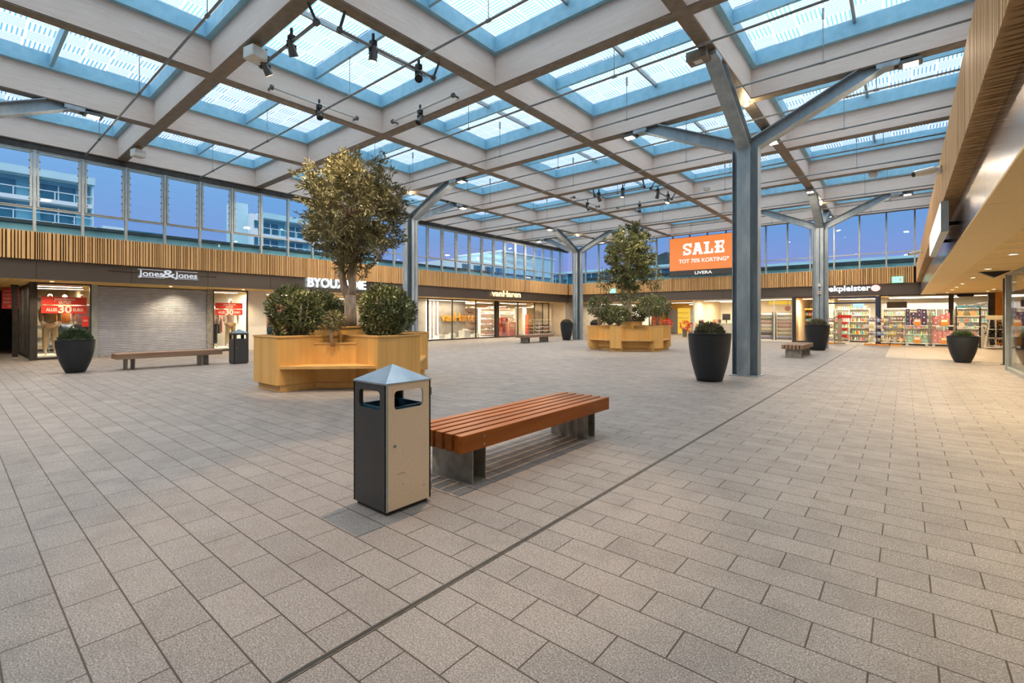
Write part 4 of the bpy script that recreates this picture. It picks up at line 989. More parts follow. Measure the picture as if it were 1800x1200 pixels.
shoe_cols = [flat('shoe_%s' % n_, c_, .4) for n_, c_ in (('white', (.75, .74, .70)), ('black', (.03, .03, .03)), ('brown', (.22, .10, .04)), ('red', (.45, .06, .04)), ('grey', (.25, .25, .26)))]
shoes = []
for c_ in shoe_cols:
    t = thing('shoe', 'single shoe displayed inside the shoe shop', 'shoe', (0, -60, -5), 0, 'shoes on display')
    shoe_mb().build('upper', c_, t, smooth=False); B((-.14, .14, -.045, .045, -.015, .0)).build('sole', M['white_plastic'], t); shoes.append(t)
protos += shoes
for y, z in ((20.5, .30), (20.7, .30), (21.5, .35), (21.72, .35), (22.75, .60), (22.98, .60), (23.85, .30), (24.05, .3)):
    dup(shoes[0], (-23.15, y, z), .4 + random.random(), 'pale sneaker on a white block in the shoe shop window', 'window sneakers')
for q_, (x, y, n, wd) in enumerate(((-24.6, 24.8, 6, 1.6), (-25.3, 27.6, 6, 2.0), (-25.3, 29.9, 6, 2.0), (-23.9, 31.2, 5, 1.2), (-28.6, 26.5, 7, 3.0), (-28.6, 29.8, 7, 3.0))):
    shelf_unit('white shoe shelf unit inside the shoe shop, ' + ('beside the dark door frame', 'behind the first door mullion', 'behind the second door mullion', 'next to the passage corner', 'along the far wall, nearer half', 'along the far wall, farther half')[q_], x, y, PI / 2, wd, 2.2, n, group='shoe shelves'); stock(shoes, (x, y), PI / 2, wd, 2.2, n, int(wd / .2), .12)
def red_display(label, x, y, h_, wd, rz=0):
    t = thing('advertising_column', label, 'display', (x, y, 0), rz); B((-.15, .15, -wd / 2, wd / 2, 0, h_)).build('panel', M['red_poster'] if True else None, t)
    text_mesh('lettering', 'SALE', .28, M['white_wall'], 'left', (.155, -wd * .35, h_ * .66), .003, .006, wd * .7, t); text_mesh('lettering', 'tot 50%', .12, M['white_wall'], 'left', (.155, -wd * .3, h_ * .52), .003, .0, wd * .6, t); return t
red_display('red advertising panel standing behind the shoe shop door mullion', -23.1, 26.75, 1.45, .75)
red_display('second red advertising panel deeper in the shoe shop', -23.6, 30.5, 1.7, .5)
red_display('low red advertising panel between shoe shelves', -24.2, 29.0, 1.1, .8)
t = thing('white_sales_rack', 'white wire rack with dark shoes beside the small dark pot', 'rack', (-22.2, 30.6, 0))
for k in range(5): B((-.25, .25, -.9, .9, .15 + k * .28, .17 + k * .28)).build('shelf', M['white_plastic'], t)
for q in (-.9, .88): B((-.25, -.23, q, q + .02, 0, 1.35), (.23, .25, q, q + .02, 0, 1.35)).build('upright', M['white_plastic'], t)
for k in range(3):
    for i in range(7): dup(random.choice(shoes[1:]), (-22.15, 29.8 + i * .25, .19 + k * .28), PI * random.random() * .2)

# passage through the back wall
side = struct(B((-10.98, -10.9, YF + .1, 43, 0, 2.66)).build('wall_back', M['cream_wall']))
struct(B((-21.2, -21.0, YF + .1, 43, 0, 2.66)).build('wall_back', M['grey_wall'])); struct(B((-29.2, -21.2, YF + .1, YF + .3, 0, 2.66)).build('wall_back', M['cream_wall'])); struct(B((-29, -8, 43, 43.2, 0, 2.66)).build('wall_back', M['ceiling_wood']))
for k, (x, wd) in enumerate(((-16.9, 1.7), (-14.9, 1.6))):
    t = thing('roller_shutter', 'grey roller shutter in the wooden back wall of the passage, %s' % ('beside the passage middle' if k == 0 else 'right of the yellow-lit kiosk'), 'shutter', (x, 42.9, 0))
    m = MB()
    for q in range(22): m.box(0, wd, -.03, .0, .02 + q * .1, .105 + q * .1)
    m.build('curtain', M['shutter'], t); B((-.06, 0, -.06, .06, 0, 2.3), (wd, wd + .06, -.06, .06, 0, 2.3)).build('frame', M['dark_frame'], t)
t = thing('kiosk_niche', 'yellow-lit wooden kiosk niche at the end of the passage', 'kiosk', (-15.9 + .1, 42.75, 0))
B((-.1, 1.0, 0, .1, 0, 2.3)).build('back_panel', M['yellow_sign'], t)
for k in range(4): B((0, .9, -.3, 0, .5 + k * .45, .54 + k * .45)).build('shelf', M['oak_x'], t)
for k, (a, b_, c_) in enumerate(((-20.4, -18.6, 'cool_display'), (-18.4, -17.2, 'x'))):
    front_glass(0, 'y', a, b_, c_=38.0)
struct(B((-21, -17.2, 40.0, 40.1, 0, 2.66)).build('wall_back', M['white_wall']))
for (x, y, sx_, sy_, p) in ((-19, 36, 2, .3, 90), (-13.5, 36, 2.5, .3, 90), (-13, 41, 2.5, .3, 80), (-18.8, 39, 2.4, .3, 60)): lamp_box(x, y, sx_, sy_, p * SHOP, 'long ceiling light in the passage through the back wall')
# flowers at the passage
redf = flat('petal_red', (.75, .07, .04)); t = None
for k, (x, y, z) in enumerate(((-13.8, 35.0, 1.2), (-12.7, 35.6, 1.0), (-11.9, 34.7, .7), (-14.9, 35.5, 1.5))):
    t = thing('flower_bucket', 'bucket of red flowers behind the far planter, %s' % ('tallest of the right three', 'middle of the right three', 'lowest one', 'standing on its own at the left')[k], 'flowers', (x, y, 0))
    MB().lathe([(0, 0), (.14, 0), (.2, z * .6), (0, z * .6)], seg=14).build('bucket', M['steel_flat'], t)
    N = 260; v = rng.normal(0, 1, (N, 3)); v /= np.linalg.norm(v, axis=1)[:, None]
    foliage('flowers', v * .3 + np.array([0, 0, z * .6 + .28]), v, .1, .07, redf, t)
t = thing('bistro_chairs', 'cluster of stacked dark terrace chairs at the right side of the passage', 'chairs', (-12.2, 38.5, 0), 0)
for k in range(4):
    xx = k * .45; B((xx, xx + .4, 0, .4, .43, .46)).build('seat', M['black'], t); B((xx, xx + .4, .38, .41, .46, .85)).build('backrest', M['black'], t)
    B((xx, xx + .03, 0, .03, 0, .43), (xx + .37, xx + .4, 0, .03, 0, .43), (xx, xx + .03, .37, .4, 0, .43), (xx + .37, xx + .4, .37, .4, 0, .43)).build('frame', M['steel_flat'], t)

# ---- back wall shops
YB = 32.3
front_glass(0, 'y', -10.9, -7.9, c_=YB, frame='white_wall'); front_glass(0, 'y', -7.25, -5.12, c_=YB, frame='white_wall', mull=(-6.1,)); front_glass(0, 'y', -5.0, -3.55, c_=YB)
struct(B((-7.9, -7.25, YB - .03, YB + .1, 0, 2.66)).build('trim_9', M['grey_wall'])); struct(B((-5.14, -4.98, YB - .08, YB + .08, 0, 2.66)).build('trim_10', M['dark_frame']))
struct(B((-10.9, 9, 38.2, 38.4, 0, 2.66)).build('wall_back', M['white_wall'])); struct(B((-5.08, -5.02, YB + .1, 38.2, 0, 2.66)).build('wall_back', M['cream_wall'])); struct(B((-3.52, -3.46, YB + .1, 38.2, 0, 2.66)).build('wall_back', M['cream_wall']))
for (x, y, sx_, sy_, p) in ((-9.4, 33.4, 2.4, .3, 90), (-9.0, 35.8, 2.5, .3, 90), (-6.2, 33.2, 1.8, .25, 70), (-4.3, 33.6, 1, .3, 70), (-2.2, 33.5, 1.8, .3, 60), (-2.2, 35.6, 2, .3, 50), (.6, 33.6, 2.6, .3, 65), (.8, 35.6, 3, .3, 45), (2.6, 33.6, 1.2, .3, 40), (4.5, 35, 1.4, .3, 50)):
    lamp_box(x, y, sx_, sy_, p * SHOP, 'long ceiling light inside the shops of the back wall')
t = thing('shop_counter', 'pale stone service counter behind the glass left of the foremost column', 'counter', (-10.1, 33.3, 0))
B((0, 1.6, 0, .7, 0, 1.04)).build('body', M['white_wall'], t); B((-.03, 1.63, -.03, .73, 1.04, 1.08)).build('top', M['cream_wall'], t)
t = thing('cash_screen', 'black point of sale screen on the pale stone counter', 'screen', (-9.2, 33.6, 1.08)); B((-.25, .25, -.02, .02, .2, .62)).build('display', M['black'], t); B((-.03, .03, -.03, .03, 0, .2)).build('stand', M['black'], t)
for k, (xx, c_) in enumerate(((-9.95, 'cloth_tan'), (-9.75, 'cloth_rose'), (-9.6, 'cloth_dark'))):
    t = thing('gift_bag', ('tan', 'rose', 'dark')[k] + ' paper bag on the pale stone counter', 'bag', (xx, 33.5, 1.08)); B((-.08, .08, -.05, .05, 0, .24)).build('bag', M[c_], t)
t = thing('postcard_rack', 'narrow colourful rack at the left edge of the counter shop', 'rack', (-10.6, 32.9, 0)); B((-.15, .15, -.15, .15, 0, 1.3)).build('body', M['cloth_rose'], t); B((-.14, .14, -.17, -.15, .8, 1.2)).build('card', M['navy'], t)
# rolls of fabric / mattress display
cols_ = [flat('roll_%d' % k if False else n_, c_, .7) for k, (n_, c_) in enumerate((('roll_lilac', (.50, .48, .62)), ('roll_char', (.18, .17, .18)), ('roll_cream', (.70, .62, .48)), ('roll_white', (.78, .75, .68)), ('roll_pink', (.62, .42, .40)), ('roll_green', (.36, .36, .27)), ('roll_pale', (.68, .66, .62))))]
for s_, (xa, xb) in enumerate(((-7.2, -6.35), (-6.05, -5.2))):
    for k in range(7):
        t = thing('fabric_roll', 'horizontal roll, %s from the bottom, in the %s of the home textile window' % (('first', 'second', 'third', 'fourth', 'fifth', 'sixth', 'seventh')[k], ('left half', 'right half')[s_]), 'roll', (xa, 33.0, .22 + k * .23), 0)
        MB().tube([(0, 0, 0), (xb - xa, 0, 0)], .108, 14).build('roll', cols_[(k + s_ * (k % 2)) % 7], t, smooth=True)
t = thing('roll_stand', 'chrome stand carrying the horizontal rolls in the home textile window', 'stand', (-6.2, 33.0, 0)); B((-1.05, -1.01, -.2, .2, 0, 1.8), (.99, 1.03, -.2, .2, 0, 1.8), (-.12, -.06, -.2, .2, 0, 1.8), (.02, .08, -.2, .2, 0, 1.8)).build('frame', M['steel_flat'], t)
t = thing('hanging_sign', 'yellow sign above the rolls in the home textile window', 'sign', (-6.5, 32.8, 2.25)); B((0, 1.2, 0, .03, 0, .22)).build('board', M['yellow_sign'], t)
for q in (0.1, 1.1): B((q, q + .008, 0, .01, 0.22, 2.66 - t.location.z)).build('cord', M['black'], t)
t = thing('round_sign', 'round red and brown sign hanging at the right of the home textile window', 'sign', (-5.45, 32.7, 2.0)); MB().tube([(0, 0, 0), (0, .03, 0)], .16, 20).build('disc', M['cloth_rose'], t)
for q in (-0.03, 0.03): B((q, q + .008, 0, .01, 0.15, 2.66 - t.location.z)).build('cord', M['black'], t)
# yellow shelf niche
t = thing('display_rack', 'orange wooden display rack in the narrow yellow-lit window', 'shelf', (-4.65, 33.2, 0))
B((0, .04, 0, .4, 0, 2.0), (.96, 1.0, 0, .4, 0, 2.0), (.04, .96, .38, .4, 0, 2.0)).build('carcass', M['oak'], t)
for k in range(6): B((.04, .96, 0, .38, .1 + k * .36, .13 + k * .36)).build('shelf', M['orange_wall'], t)
boxc = [flat('carton_%s' % n_, c_) for n_, c_ in (('white', (.75, .73, .7)), ('blue', (.15, .3, .5)), ('teal', (.15, .45, .42)), ('red', (.65, .08, .06)), ('yellow', (.8, .6, .1)), ('green', (.2, .45, .2)), ('pink', (.75, .35, .4)), ('brown', (.35, .2, .1)))]
cart = []
for c_ in boxc[:4]:
    t = thing('carton', 'small carton on the orange wooden rack', 'box', (0, -60, -5), 0, 'cartons on the orange rack'); B((-.06, .06, -.08, .08, 0, .2)).build('box', c_, t); B((-.05, .05, -.082, -.08, .05, .12)).build('label', M['white_wall'], t); cart.append(t)
protos += cart
for k in range(5):
    for i in range(6): dup(random.choice(cart), (-4.53 + i * .15, 33.35, .135 + k * .36))

# drugstore entrance frame, navy
t = thing('entrance_portal', 'navy blue portal frame of the drugstore entrance', 'portal', (-3.45, 32.22, 0))
B((0, .13, -.12, .12, 0, 2.6), (2.24, 2.42, -.12, .12, 0, 2.6), (.13, 2.24, -.12, .12, 2.52, 2.62)).build('frame', M['navy'], t); B((.13, 2.24, -.08, .08, 2.22, 2.30)).build('crossbar', M['navy'], t)
front_glass(0, 'y', -1.03, 1.75, c_=YB); front_glass(0, 'y', 1.84, 3.16, c_=YB)
struct(B((1.72, 1.86, YB - .08, YB + .08, 0, 2.66)).build('trim_11', M['dark_frame'])); struct(B((3.14, 3.34, YB - .1, YB + .1, 0, 2.66)).build('trim_12', M['dark_frame']))
struct(B((3.34, 4.2, YB - .1, YB + .1, .12, 2.66)).build('wall_back', M['orange_wall'])); struct(B((4.2, 8.6, YB - .1, YB + .1, 0, 2.66)).build('wall_back', M['dark_wall']))
t = thing('drugstore_banner', 'grey-lilac banner with white words hanging inside the drugstore window', 'banner', (-.1, 34.4, 1.9)); B((-.9, 2.2, 0, .03, 0, .35)).build('board', flat('banner_grey', (.36, .36, .42)), t)
for q in (-0.8, 2.1): B((q, q + .008, 0, .01, 0.35, 2.66 - t.location.z)).build('cord', M['black'], t)
text_mesh('lettering', 'altijd voor VERZORGING', .2, M['screen_white'], 'far', (-.4, -.01, .1), .004, .002, 2.2, t)
t = thing('picture_panel', 'dark brown picture panel above the shelves at the left of the drugstore window', 'panel', (-.75, 33.2, 1.98)); B((0, .85, 0, .03, 0, .33)).build('board', flat('brown_photo', (.13, .09, .06)), t)
for q in (0.1, 0.7): B((q, q + .008, 0, .01, 0.33, 2.66 - t.location.z)).build('cord', M['black'], t)
t = thing('hanging_screen', 'bluish screen hanging inside the drugstore entrance', 'screen', (-2.3, 33.6, 2.02)); B((0, .52, 0, .05, 0, .26)).build('display', M['screen_blue'], t)
for q in (0.1, 0.4): B((q, q + .008, 0, .01, 0.26, 2.66 - t.location.z)).build('cord', M['black'], t)
# drugstore shelves with bottles
bot = []
for c_ in boxc:
    t = thing('bottle', 'small bottle or pack on the drugstore shelves', 'bottle', (0, -60, -5), 0, 'products on the drugstore shelves')
    MB().lathe([(0, 0), (.035, 0), (.038, .02), (.038, .13), (.016, .16), (.016, .19), (0, .19)], seg=8).build('bottle', c_, t); MB().lathe([(.018, .16), (.018, .2), (0, .2)], seg=8).build('cap', M['white_plastic'], t); bot.append(t)
protos += bot
for (x, y, wd, n, lb) in ((-2.05, 34.4, 1.0, 6, 'bright product gondola straight behind the drugstore entrance'), (-3.0, 36.0, .8, 6, 'product shelves deep in the drugstore left of the entrance gondola'), (.2, 36.0, 2.4, 6, 'long product wall shelf behind the drugstore racks'), (2.6, 36.0, 1.8, 6, 'wall shelf behind the handbags in the drugstore')):
    shelf_unit(lb, x, y, 0, wd, 2.0, n, mt='white_wall' if x > -2.5 else 'white_plastic'); stock(bot, (x, y), 0, wd, 2.0, n, int(wd / .11), .08, .08)
# trolleys with gift boxes
gifts = {}
for nm, c_ in (('purple', (.07, .045, .12)), ('pink', (.62, .26, .28)), ('rose', (.42, .14, .17)), ('green', (.30, .52, .38)), ('navy', (.04, .04, .12)), ('lilac', (.45, .40, .55))):
    q = []
    for (bw, bh) in ((.20, .26), (.26, .17), (.15, .2)):
        t = thing('gift_box', nm + ' gift box stacked on the drugstore trolleys', 'box', (0, -60, -5), 0, nm + ' gift boxes on the trolleys')
        B((-bw / 2, bw / 2, -.1, .1, 0, bh)).build('box', flat('gift_' + nm, c_, .45), t); B((-bw * .12, bw * .14, -.103, -.1, bh * .35, bh * .62)).build('label', M['white_wall'], t); q.append((t, bw, bh)); protos.append(t)
    gifts[nm] = q
def trolley(label, x, y, wd, themes):
    t = thing('display_trolley', label, 'trolley', (x, y, 0))
    for z in (.14, 1.02): B((0, wd, -.25, .25, z, z + .05)).build('shelf', M['white_plastic'], t)
    for px in (0, wd - .03):
        for py in (-.25, .22): B((px, px + .03, py, py + .03, .14, 1.85)).build('upright', M['steel_flat'], t)
    for px in (.1, wd - .1):
        for py in (-.2, .2): MB().tube([(px, py - .02, .06), (px, py + .02, .06)], .06, 12).build('caster', M['white_plastic'], t)
    for (nm, z0, zmax) in themes:
        xx = .05; 
        while xx < wd - .18:
            zz = z0; g0 = random.choice(gifts[nm]); bw = g0[1]
            while zz < zmax:
                g1 = random.choice([q for q in gifts[nm] if q[1] <= bw + .01]); 
                if zz + g1[2] > zmax + .12: break
                dup(g1[0], (x + xx + bw / 2, y - .08, zz)); zz += g1[2] + .004
            xx += bw + .012
    for q, (px, pz) in enumerate(((.35, .19), (.35, 1.07))):
        t2 = thing('price_card', 'orange price card on the %s shelf of the %s trolley' % (('lower', 'upper')[q], 'purple box' if themes[-1][0] == 'purple' else 'pink box'), 'price card', (x + px, y - .27, pz)); B((0, .27, 0, .012, 0, .30)).build('card', M['orange_wall'], t2); B((.03, .24, -.003, 0, .16, .27)).build('print', M['white_wall'], t2)
trolley('white wheeled trolley stacked with dark purple gift boxes', .0, 31.3, .95, (('green', .195, .55), ('pink', .6, .8), ('purple', 1.075, 1.75))[0::2] if False else (('green', .195, .6), ('purple', 1.075, 1.8)))
trolley('white wheeled trolley stacked with pink gift boxes', 1.0, 31.3, .85, (('pink', .195, .85), ('rose', 1.075, 1.6)))
# tall wire racks with orange base and mixed small goods
def toy_rack(label, x, y, wd, h_):
    t = thing('wire_rack', label, 'rack', (x, y, 0))
    B((0, wd, -.25, .25, 0, .07)).build('base', M['orange_wall'], t)
    for px in (0, wd - .03): B((px, px + .03, .1, .14, .07, h_)).build('upright', M['orange_wall'] if px == 0 else M['steel_flat'], t)
    gm = MB()
    for k in range(8): gm.box(.03, wd - .03, .1, .11, .2 + k * h_ / 9, .21 + k * h_ / 9)
    for k in range(4): gm.box(.03, wd - .03, -.22, .1, .18 + k * h_ / 4.4, .19 + k * h_ / 4.4)
    gm.build('wire_shelves', M['steel_flat'], t)
    return t
packs = []
for k, (nm, c_) in enumerate((('blue', (.22, .33, .50)), ('white', (.70, .68, .64)), ('brick red', (.45, .13, .10)), ('grey', (.33, .30, .28)), ('brown', (.30, .20, .13)), ('yellow', (.8, .62, .12)))):
    t = thing('product_pack', nm + ' hanging pack on the orange-based wire racks', 'pack', (0, -60, -5), 0, nm + ' packs on the wire racks')
    B((-.07, .07, -.03, .03, 0, .18), (-.03, .03, -.005, .005, .18, .22)).build('pack', flat('pack_%d' % k, c_, .4), t); B((-.05, .05, -.033, -.03, .08, .16)).build('label', M['white_wall'], t); packs.append(t)
protos += packs
for i, (x, wd, h_, lb) in enumerate(((-1.65, .5, 1.55, 'wire rack with orange base at the portal post'), (-1.12, .5, 1.5, 'wire rack with orange base, middle of three beside the portal'), (-.56, .48, 1.6, 'wire rack with orange base next to the purple box trolley'), (-3.35, .4, 1.5, 'wire rack with orange base behind the slim column at the entrance'))):
    toy_rack(lb, x, 31.35, wd, h_)
    for k in range(4):
        for q in range(4):
            if random.random() < (.1 if i < 3 else .3): continue
            dup(random.choice(packs), (x + .08 + q * (wd - .14) / 3, 31.22 + random.uniform(-.04, .04), .19 + k * h_ / 4.4), random.uniform(-.5, .5))
t = thing('sales_tower', 'pale cardboard tower with bright red clips inside the drugstore entrance', 'rack', (-2.9, 32.0, 0)); B((0, .22, 0, .2, .1, 1.75), (-.1, .35, -.1, .3, 0, .06)).build('body', flat('cardboard', (.42, .32, .22)), t)
for k in range(4): B((.22, .45, -.02, .15, .35 + k * .36, .5 + k * .36)).build('clip', M['red_poster'], t)
B((0, .65, -.03, 0, 1.42, 1.6)).build('header', M['red_poster'], t)
t = thing('a_frame_stand', 'white A-shaped ladder stand in front of the orange wall', 'stand', (2.86, 30.85, 0))
m = MB()
for y_ in (-.2, .2):
    m.bar((0, y_, .08), (.14, y_, 1.35), .035, .035); m.bar((.68, y_, .08), (.54, y_, 1.35), .035, .035); m.bar((.34, y_, .1), (.34, y_, 1.35), .03, .03)
for z_ in (.15, .5, .9): m.box(.03 + z_ * .1, .65 - z_ * .1, -.21, -.18, z_, z_ + .03)
m.box(-.02, .7, -.22, .22, .06, .10); m.build('frame', M['white_plastic'], t); B((.05, .62, -.2, .2, 1.35, 1.55)).build('top_box', M['cloth_cream'], t)
for px in (.03, .62): MB().tube([(px, -.19, .03), (px, -.15, .03)], .03, 10).build('caster', M['white_plastic'], t)
N = 400; v = rng.normal(0, 1, (N, 3)); foliage('hanging_straps', v * np.array([.16, .1, .25]) + np.array([.38, 0, .8]), np.tile([0, 0, -1.], (N, 1)), .16, .05, M['black'], t, .5)
# handbags
t = thing('bag_rack', 'white shelf rack carrying tan handbags behind the right planter pot', 'rack', (1.9, 31.2, 0))
for z in (.55, 1.0, 1.5): B((0, .85, -.2, .2, z, z + .03)).build('shelf', M['white_plastic'], t)
for px in (0, .82): B((px, px + .03, -.2, -.17, 0, 2.0), (px, px + .03, .17, .2, 0, 2.0)).build('upright', M['black'], t)
hd = B((.05, .85, -.23, -.2, 1.9, 2.02)).build('header', flat('header_blue', (.04, .16, .27)), t); text_mesh('lettering', 'handtassen', .07, M['white_wall'], 'far', (.3, -.235, 1.93), .002, 0, .4, hd)
for k, (xx, z, c_, sc_) in enumerate(((2.05, 1.53, 'cloth_tan', 1.3), (2.28, 1.53, 'cloth_olive', 1.2), (2.5, 1.53, 'cloth_tan', 1.4), (2.1, 1.03, 'cloth_cream', 1), (2.4, 1.03, 'cloth_blue', 1), (2.05, .58, 'cloth_dark', 1.1), (2.3, .58, 'cloth_olive', 1.1), (2.55, .58, 'cloth_rose', 1))):
    t = thing('handbag', '%s handbag, %s on the %s shelf of the bag rack' % ({'cloth_tan': 'tan', 'cloth_olive': 'olive', 'cloth_cream': 'cream', 'cloth_blue': 'blue', 'cloth_dark': 'dark', 'cloth_rose': 'rose'}[c_], 'left' if xx < 2.2 else 'middle' if xx < 2.45 else 'right', 'top' if z > 1.4 else 'middle' if z > .9 else 'bottom'), 'handbag', (xx, 31.1, z))
    MB().prism([(-.1 * sc_, 0), (.1 * sc_, 0), (.07 * sc_, .18 * sc_), (-.07 * sc_, .18 * sc_)], -.05, .05, Matrix(((1, 0, 0, 0), (0, 0, 1, 0), (0, 1, 0, 0), (0, 0, 0, 1)))).build('bag', M[c_], t)
    MB().tube([(-.05 * sc_, 0, .18 * sc_), (-.04 * sc_, 0, .26 * sc_), (.04 * sc_, 0, .26 * sc_), (.05 * sc_, 0, .18 * sc_)], .008, 6).build('handle', M['cloth_dark'], t)
t = thing('side_shelf', 'low white shelf with small goods between handbags and A-shaped stand', 'shelf', (2.8, 31.6, 0)); B((0, .3, 0, .3, 0, 1.1)).build('carcass', M['white_wall'], t)

emis('sign_white', (.86, .92, 1), .42)
# ================================================================== SIGNS
def sign_bar(o, b): B(b).build('mount_rail', M['lamp_body'], o)
t = thing('shop_sign', 'white serif fashion shop sign with large ampersand on the left fascia', 'sign', (-20.88, 4.38, 2.9))
text_mesh('lettering', 'Jones', .29, M['sign_white'], 'left', (.05, 0.02, .035), .03, .003, .72, t); text_mesh('lettering', '&', .40, M['sign_white'], 'left', (.06, .70, .02), .03, .004, .42, t); text_mesh('lettering', 'Jones', .29, M['sign_white'], 'left', (.05, 1.10, .035), .03, .003, .72, t)
B((.04, .06, 0, .74, .262, .274), (.04, .06, .0, .78, -.01, .002), (.04, .06, 1.12, 1.84, .262, .274), (.04, .06, 1.08, 1.86, -.01, .002)).build('serif_line', M['sign_white'], t)
sf = MB()
for x0_ in (.02, 1.10):
    for q in (0, .17, .33, .60): sf.box(.035, .065, x0_ + q, x0_ + q + .10, .030, .042)
sf.build('serifs', M['sign_white'], t)
B((.0, .05, -.8, 2.5, .16, .20)).build('mount_rail', M['fascia'], t)
t = thing('shop_sign', 'glowing white block-capital sign of the gift shop behind the near tree', 'sign', (-20.88, 10.54, 2.92))
text_mesh('lettering', 'BYOUXTIME', .61, M['neon_cool'], 'left', (.09, 0, -.06), .04, .012, 3.0, t); B((0, .08, 0, 3.0, .12, .16)).build('mount_rail', M['lamp_body'], t)
t = thing('shop_sign', 'glowing orange-white shoe shop sign at the far left fascia', 'sign', (-20.88, 22.95, 2.93))
text_mesh('lettering', 'vanHaren', .57, M['neon_orange'], 'left', (.09, 0, -.06), .04, .008, 3.0, t); B((0, .05, -.6, 3.0, .14, .18)).build('mount_rail', M['lamp_body'], t)
t = thing('shop_sign', 'glowing white lowercase drugstore sign with red oval lamp', 'sign', (-3.66, 32.18, 2.9))
text_mesh('lettering', 'trekpleister', .43, M['neon_white'], 'far', (0, -.1, .03), .04, .006, 2.24, t); B((0, 2.3, -.05, 0, .12, .16)).build('mount_rail', M['lamp_body'], t)
m = MB(); m.prism([(.2 * math.cos(a_ * PI / 12), .17 * math.sin(a_ * PI / 12)) for a_ in range(24)], -.12, -.02, Matrix(((1, 0, 0, 2.46), (0, 0, 1, 0), (0, 1, 0, .14), (0, 0, 0, 1)))); m.build('oval', M['red_oval'], t)
t = thing('led_screen', 'large orange sale screen mounted before the back clerestory', 'screen', (-12.42, 31.86, 4.23))
B((0, 4.54, .0, .14, 0, 2.61)).build('housing', M['black'], t)
for q in (.5, 2.2, 3.9): B((q, q + .08, .14, .38, .3, .4)).build('bracket', M['dark_frame'], t); B((q, q + .08, .14, .38, 2.2, 2.3)).build('bracket', M['dark_frame'], t)
B((.02, 4.52, -.012, 0, .39, 2.59)).build('display', M['screen_orange'], t); B((.02, 4.52, -.012, 0, .02, .388)).build('lower_display', M['screen_black'], t)
def slab_text(s, x0, z0, h_, wd, th, parent):
    """slab-serif capitals from strokes"""
    m = MB(); n = len(s); cw = wd / n; se = th * .62
    def r(a, b_, c_, d_): m.box(a, b_, -.03, -.014, c_, d_)
    for i, ch in enumerate(s):
        x = x0 + i * cw; w_ = cw * .86; top = z0 + h_
        if ch == 'L': r(x + w_ * .18, x + w_ * .18 + th, z0, top); r(x, x + w_ * .6, top - se, top); r(x, x + w_, z0, z0 + se); r(x + w_ - se, x + w_, z0, z0 + h_ * .38)
        elif ch == 'E': r(x + w_ * .15, x + w_ * .15 + th, z0, top); r(x, x + w_, top - se, top); r(x, x + w_, z0, z0 + se); r(x, x + w_ * .7, z0 + h_ / 2 - se / 2, z0 + h_ / 2 + se / 2); r(x + w_ - se, x + w_, z0, z0 + h_ * .32); r(x + w_ - se, x + w_, top - h_ * .32, top); r(x + w_ * .66, x + w_ * .66 + se, z0 + h_ * .34, z0 + h_ * .66)
        elif ch == 'A':
            mid = x + w_ / 2
            for sgn in (-1, 1):
                xb = mid + sgn * w_ * .36; xt = mid + sgn * w_ * .04
                m.add([(xb - th / 2, -.03, z0), (xb + th / 2, -.03, z0), (xt + th / 2, -.03, top), (xt - th / 2, -.03, top), (xb - th / 2, -.014, z0), (xb + th / 2, -.014, z0), (xt + th / 2, -.014, top), (xt - th / 2, -.014, top)], [(0, 1, 2, 3), (7, 6, 5, 4), (0, 4, 5, 1), (1, 5, 6, 2), (2, 6, 7, 3), (3, 7, 4, 0)])
                r(xb - w_ * .2, xb + w_ * .2, z0, z0 + se)
            r(mid - w_ * .25, mid + w_ * .25, z0 + h_ * .26, z0 + h_ * .26 + se * .9); r(mid - w_ * .3, mid + w_ * .12, top - se, top)
        elif ch == 'S':
            pts = []
            for k in range(25):
                u = k / 24; a_ = (.12 + u * 1.3) if u < .5 else 0
                if u < .5: an = math.radians(20 + 250 * u * 2); pts.append((x + w_ / 2 + w_ * .36 * math.cos(an), top - h_ * .27 + (h_ * .27 - th * .35) * math.sin(an)))
                else: an = math.radians(90 - 250 * (u - .5) * 2); pts.append((x + w_ / 2 + w_ * .36 * math.cos(an), z0 + h_ * .27 + (h_ * .27 - th * .35) * math.sin(an)))
            for a1, b1 in zip(pts[:-1], pts[1:]): m.bar((a1[0], -.022, a1[1]), (b1[0], -.022, b1[1]), .016, th * .85, (1, .0, .3)) if False else m.tube([(a1[0], -.022, a1[1]), (b1[0], -.022, b1[1])], th * .40, 6)
            r(x + w_ * .80, x + w_ * .80 + se, top - h_ * .36, top); r(x + w_ * .06, x + w_ * .06 + se, z0, z0 + h_ * .36)
    return m.build('lettering', M['screen_white'], parent)
slab_text('SALE', .92, 1.40, .78, 2.75, .20, t)
text_mesh('lettering', 'TOT 70% KORTING*', .36, M['screen_white'], 'far', (.66, -.02, .88), .012, .006, 3.2, t)
text_mesh('lettering', 'LIVERA', .27, M['screen_white'], 'far', (1.72, -.02, .10), .012, .005, 1.1, t)
for (x, lb) in ((-.51, 'green lit exit sign on the slats above the drugstore'), (-16.98, 'green lit exit sign above the passage beside the far tree')):
    t = thing('exit_sign', lb, 'sign', (x, 31.9, 3.28)); B((0, .46, 0, .08, 0, .32)).build('lightbox', M['exit_green'], t)
    B((.30, .40, -.004, 0, .06, .24), (.08, .2, -.004, 0, .13, .17)).build('pictogram', M['white_plastic'], t)
t = thing('lightbox_sign', 'glowing warm white lightbox sign projecting from the right fascia', 'sign', (.42, 9.6, 2.74)); B((0, .09, 0, 3.9, 0, .46)).build('housing', M['alu_frame'], t); B((-.008, 0, .03, 3.87, .03, .43)).build('face', M['lightbox'], t)
B((.09, .23, .8, .86, .2, .26)).build('bracket', M['black'], t); B((.09, .23, 3.1, 3.16, .2, .26)).build('bracket', M['black'], t)
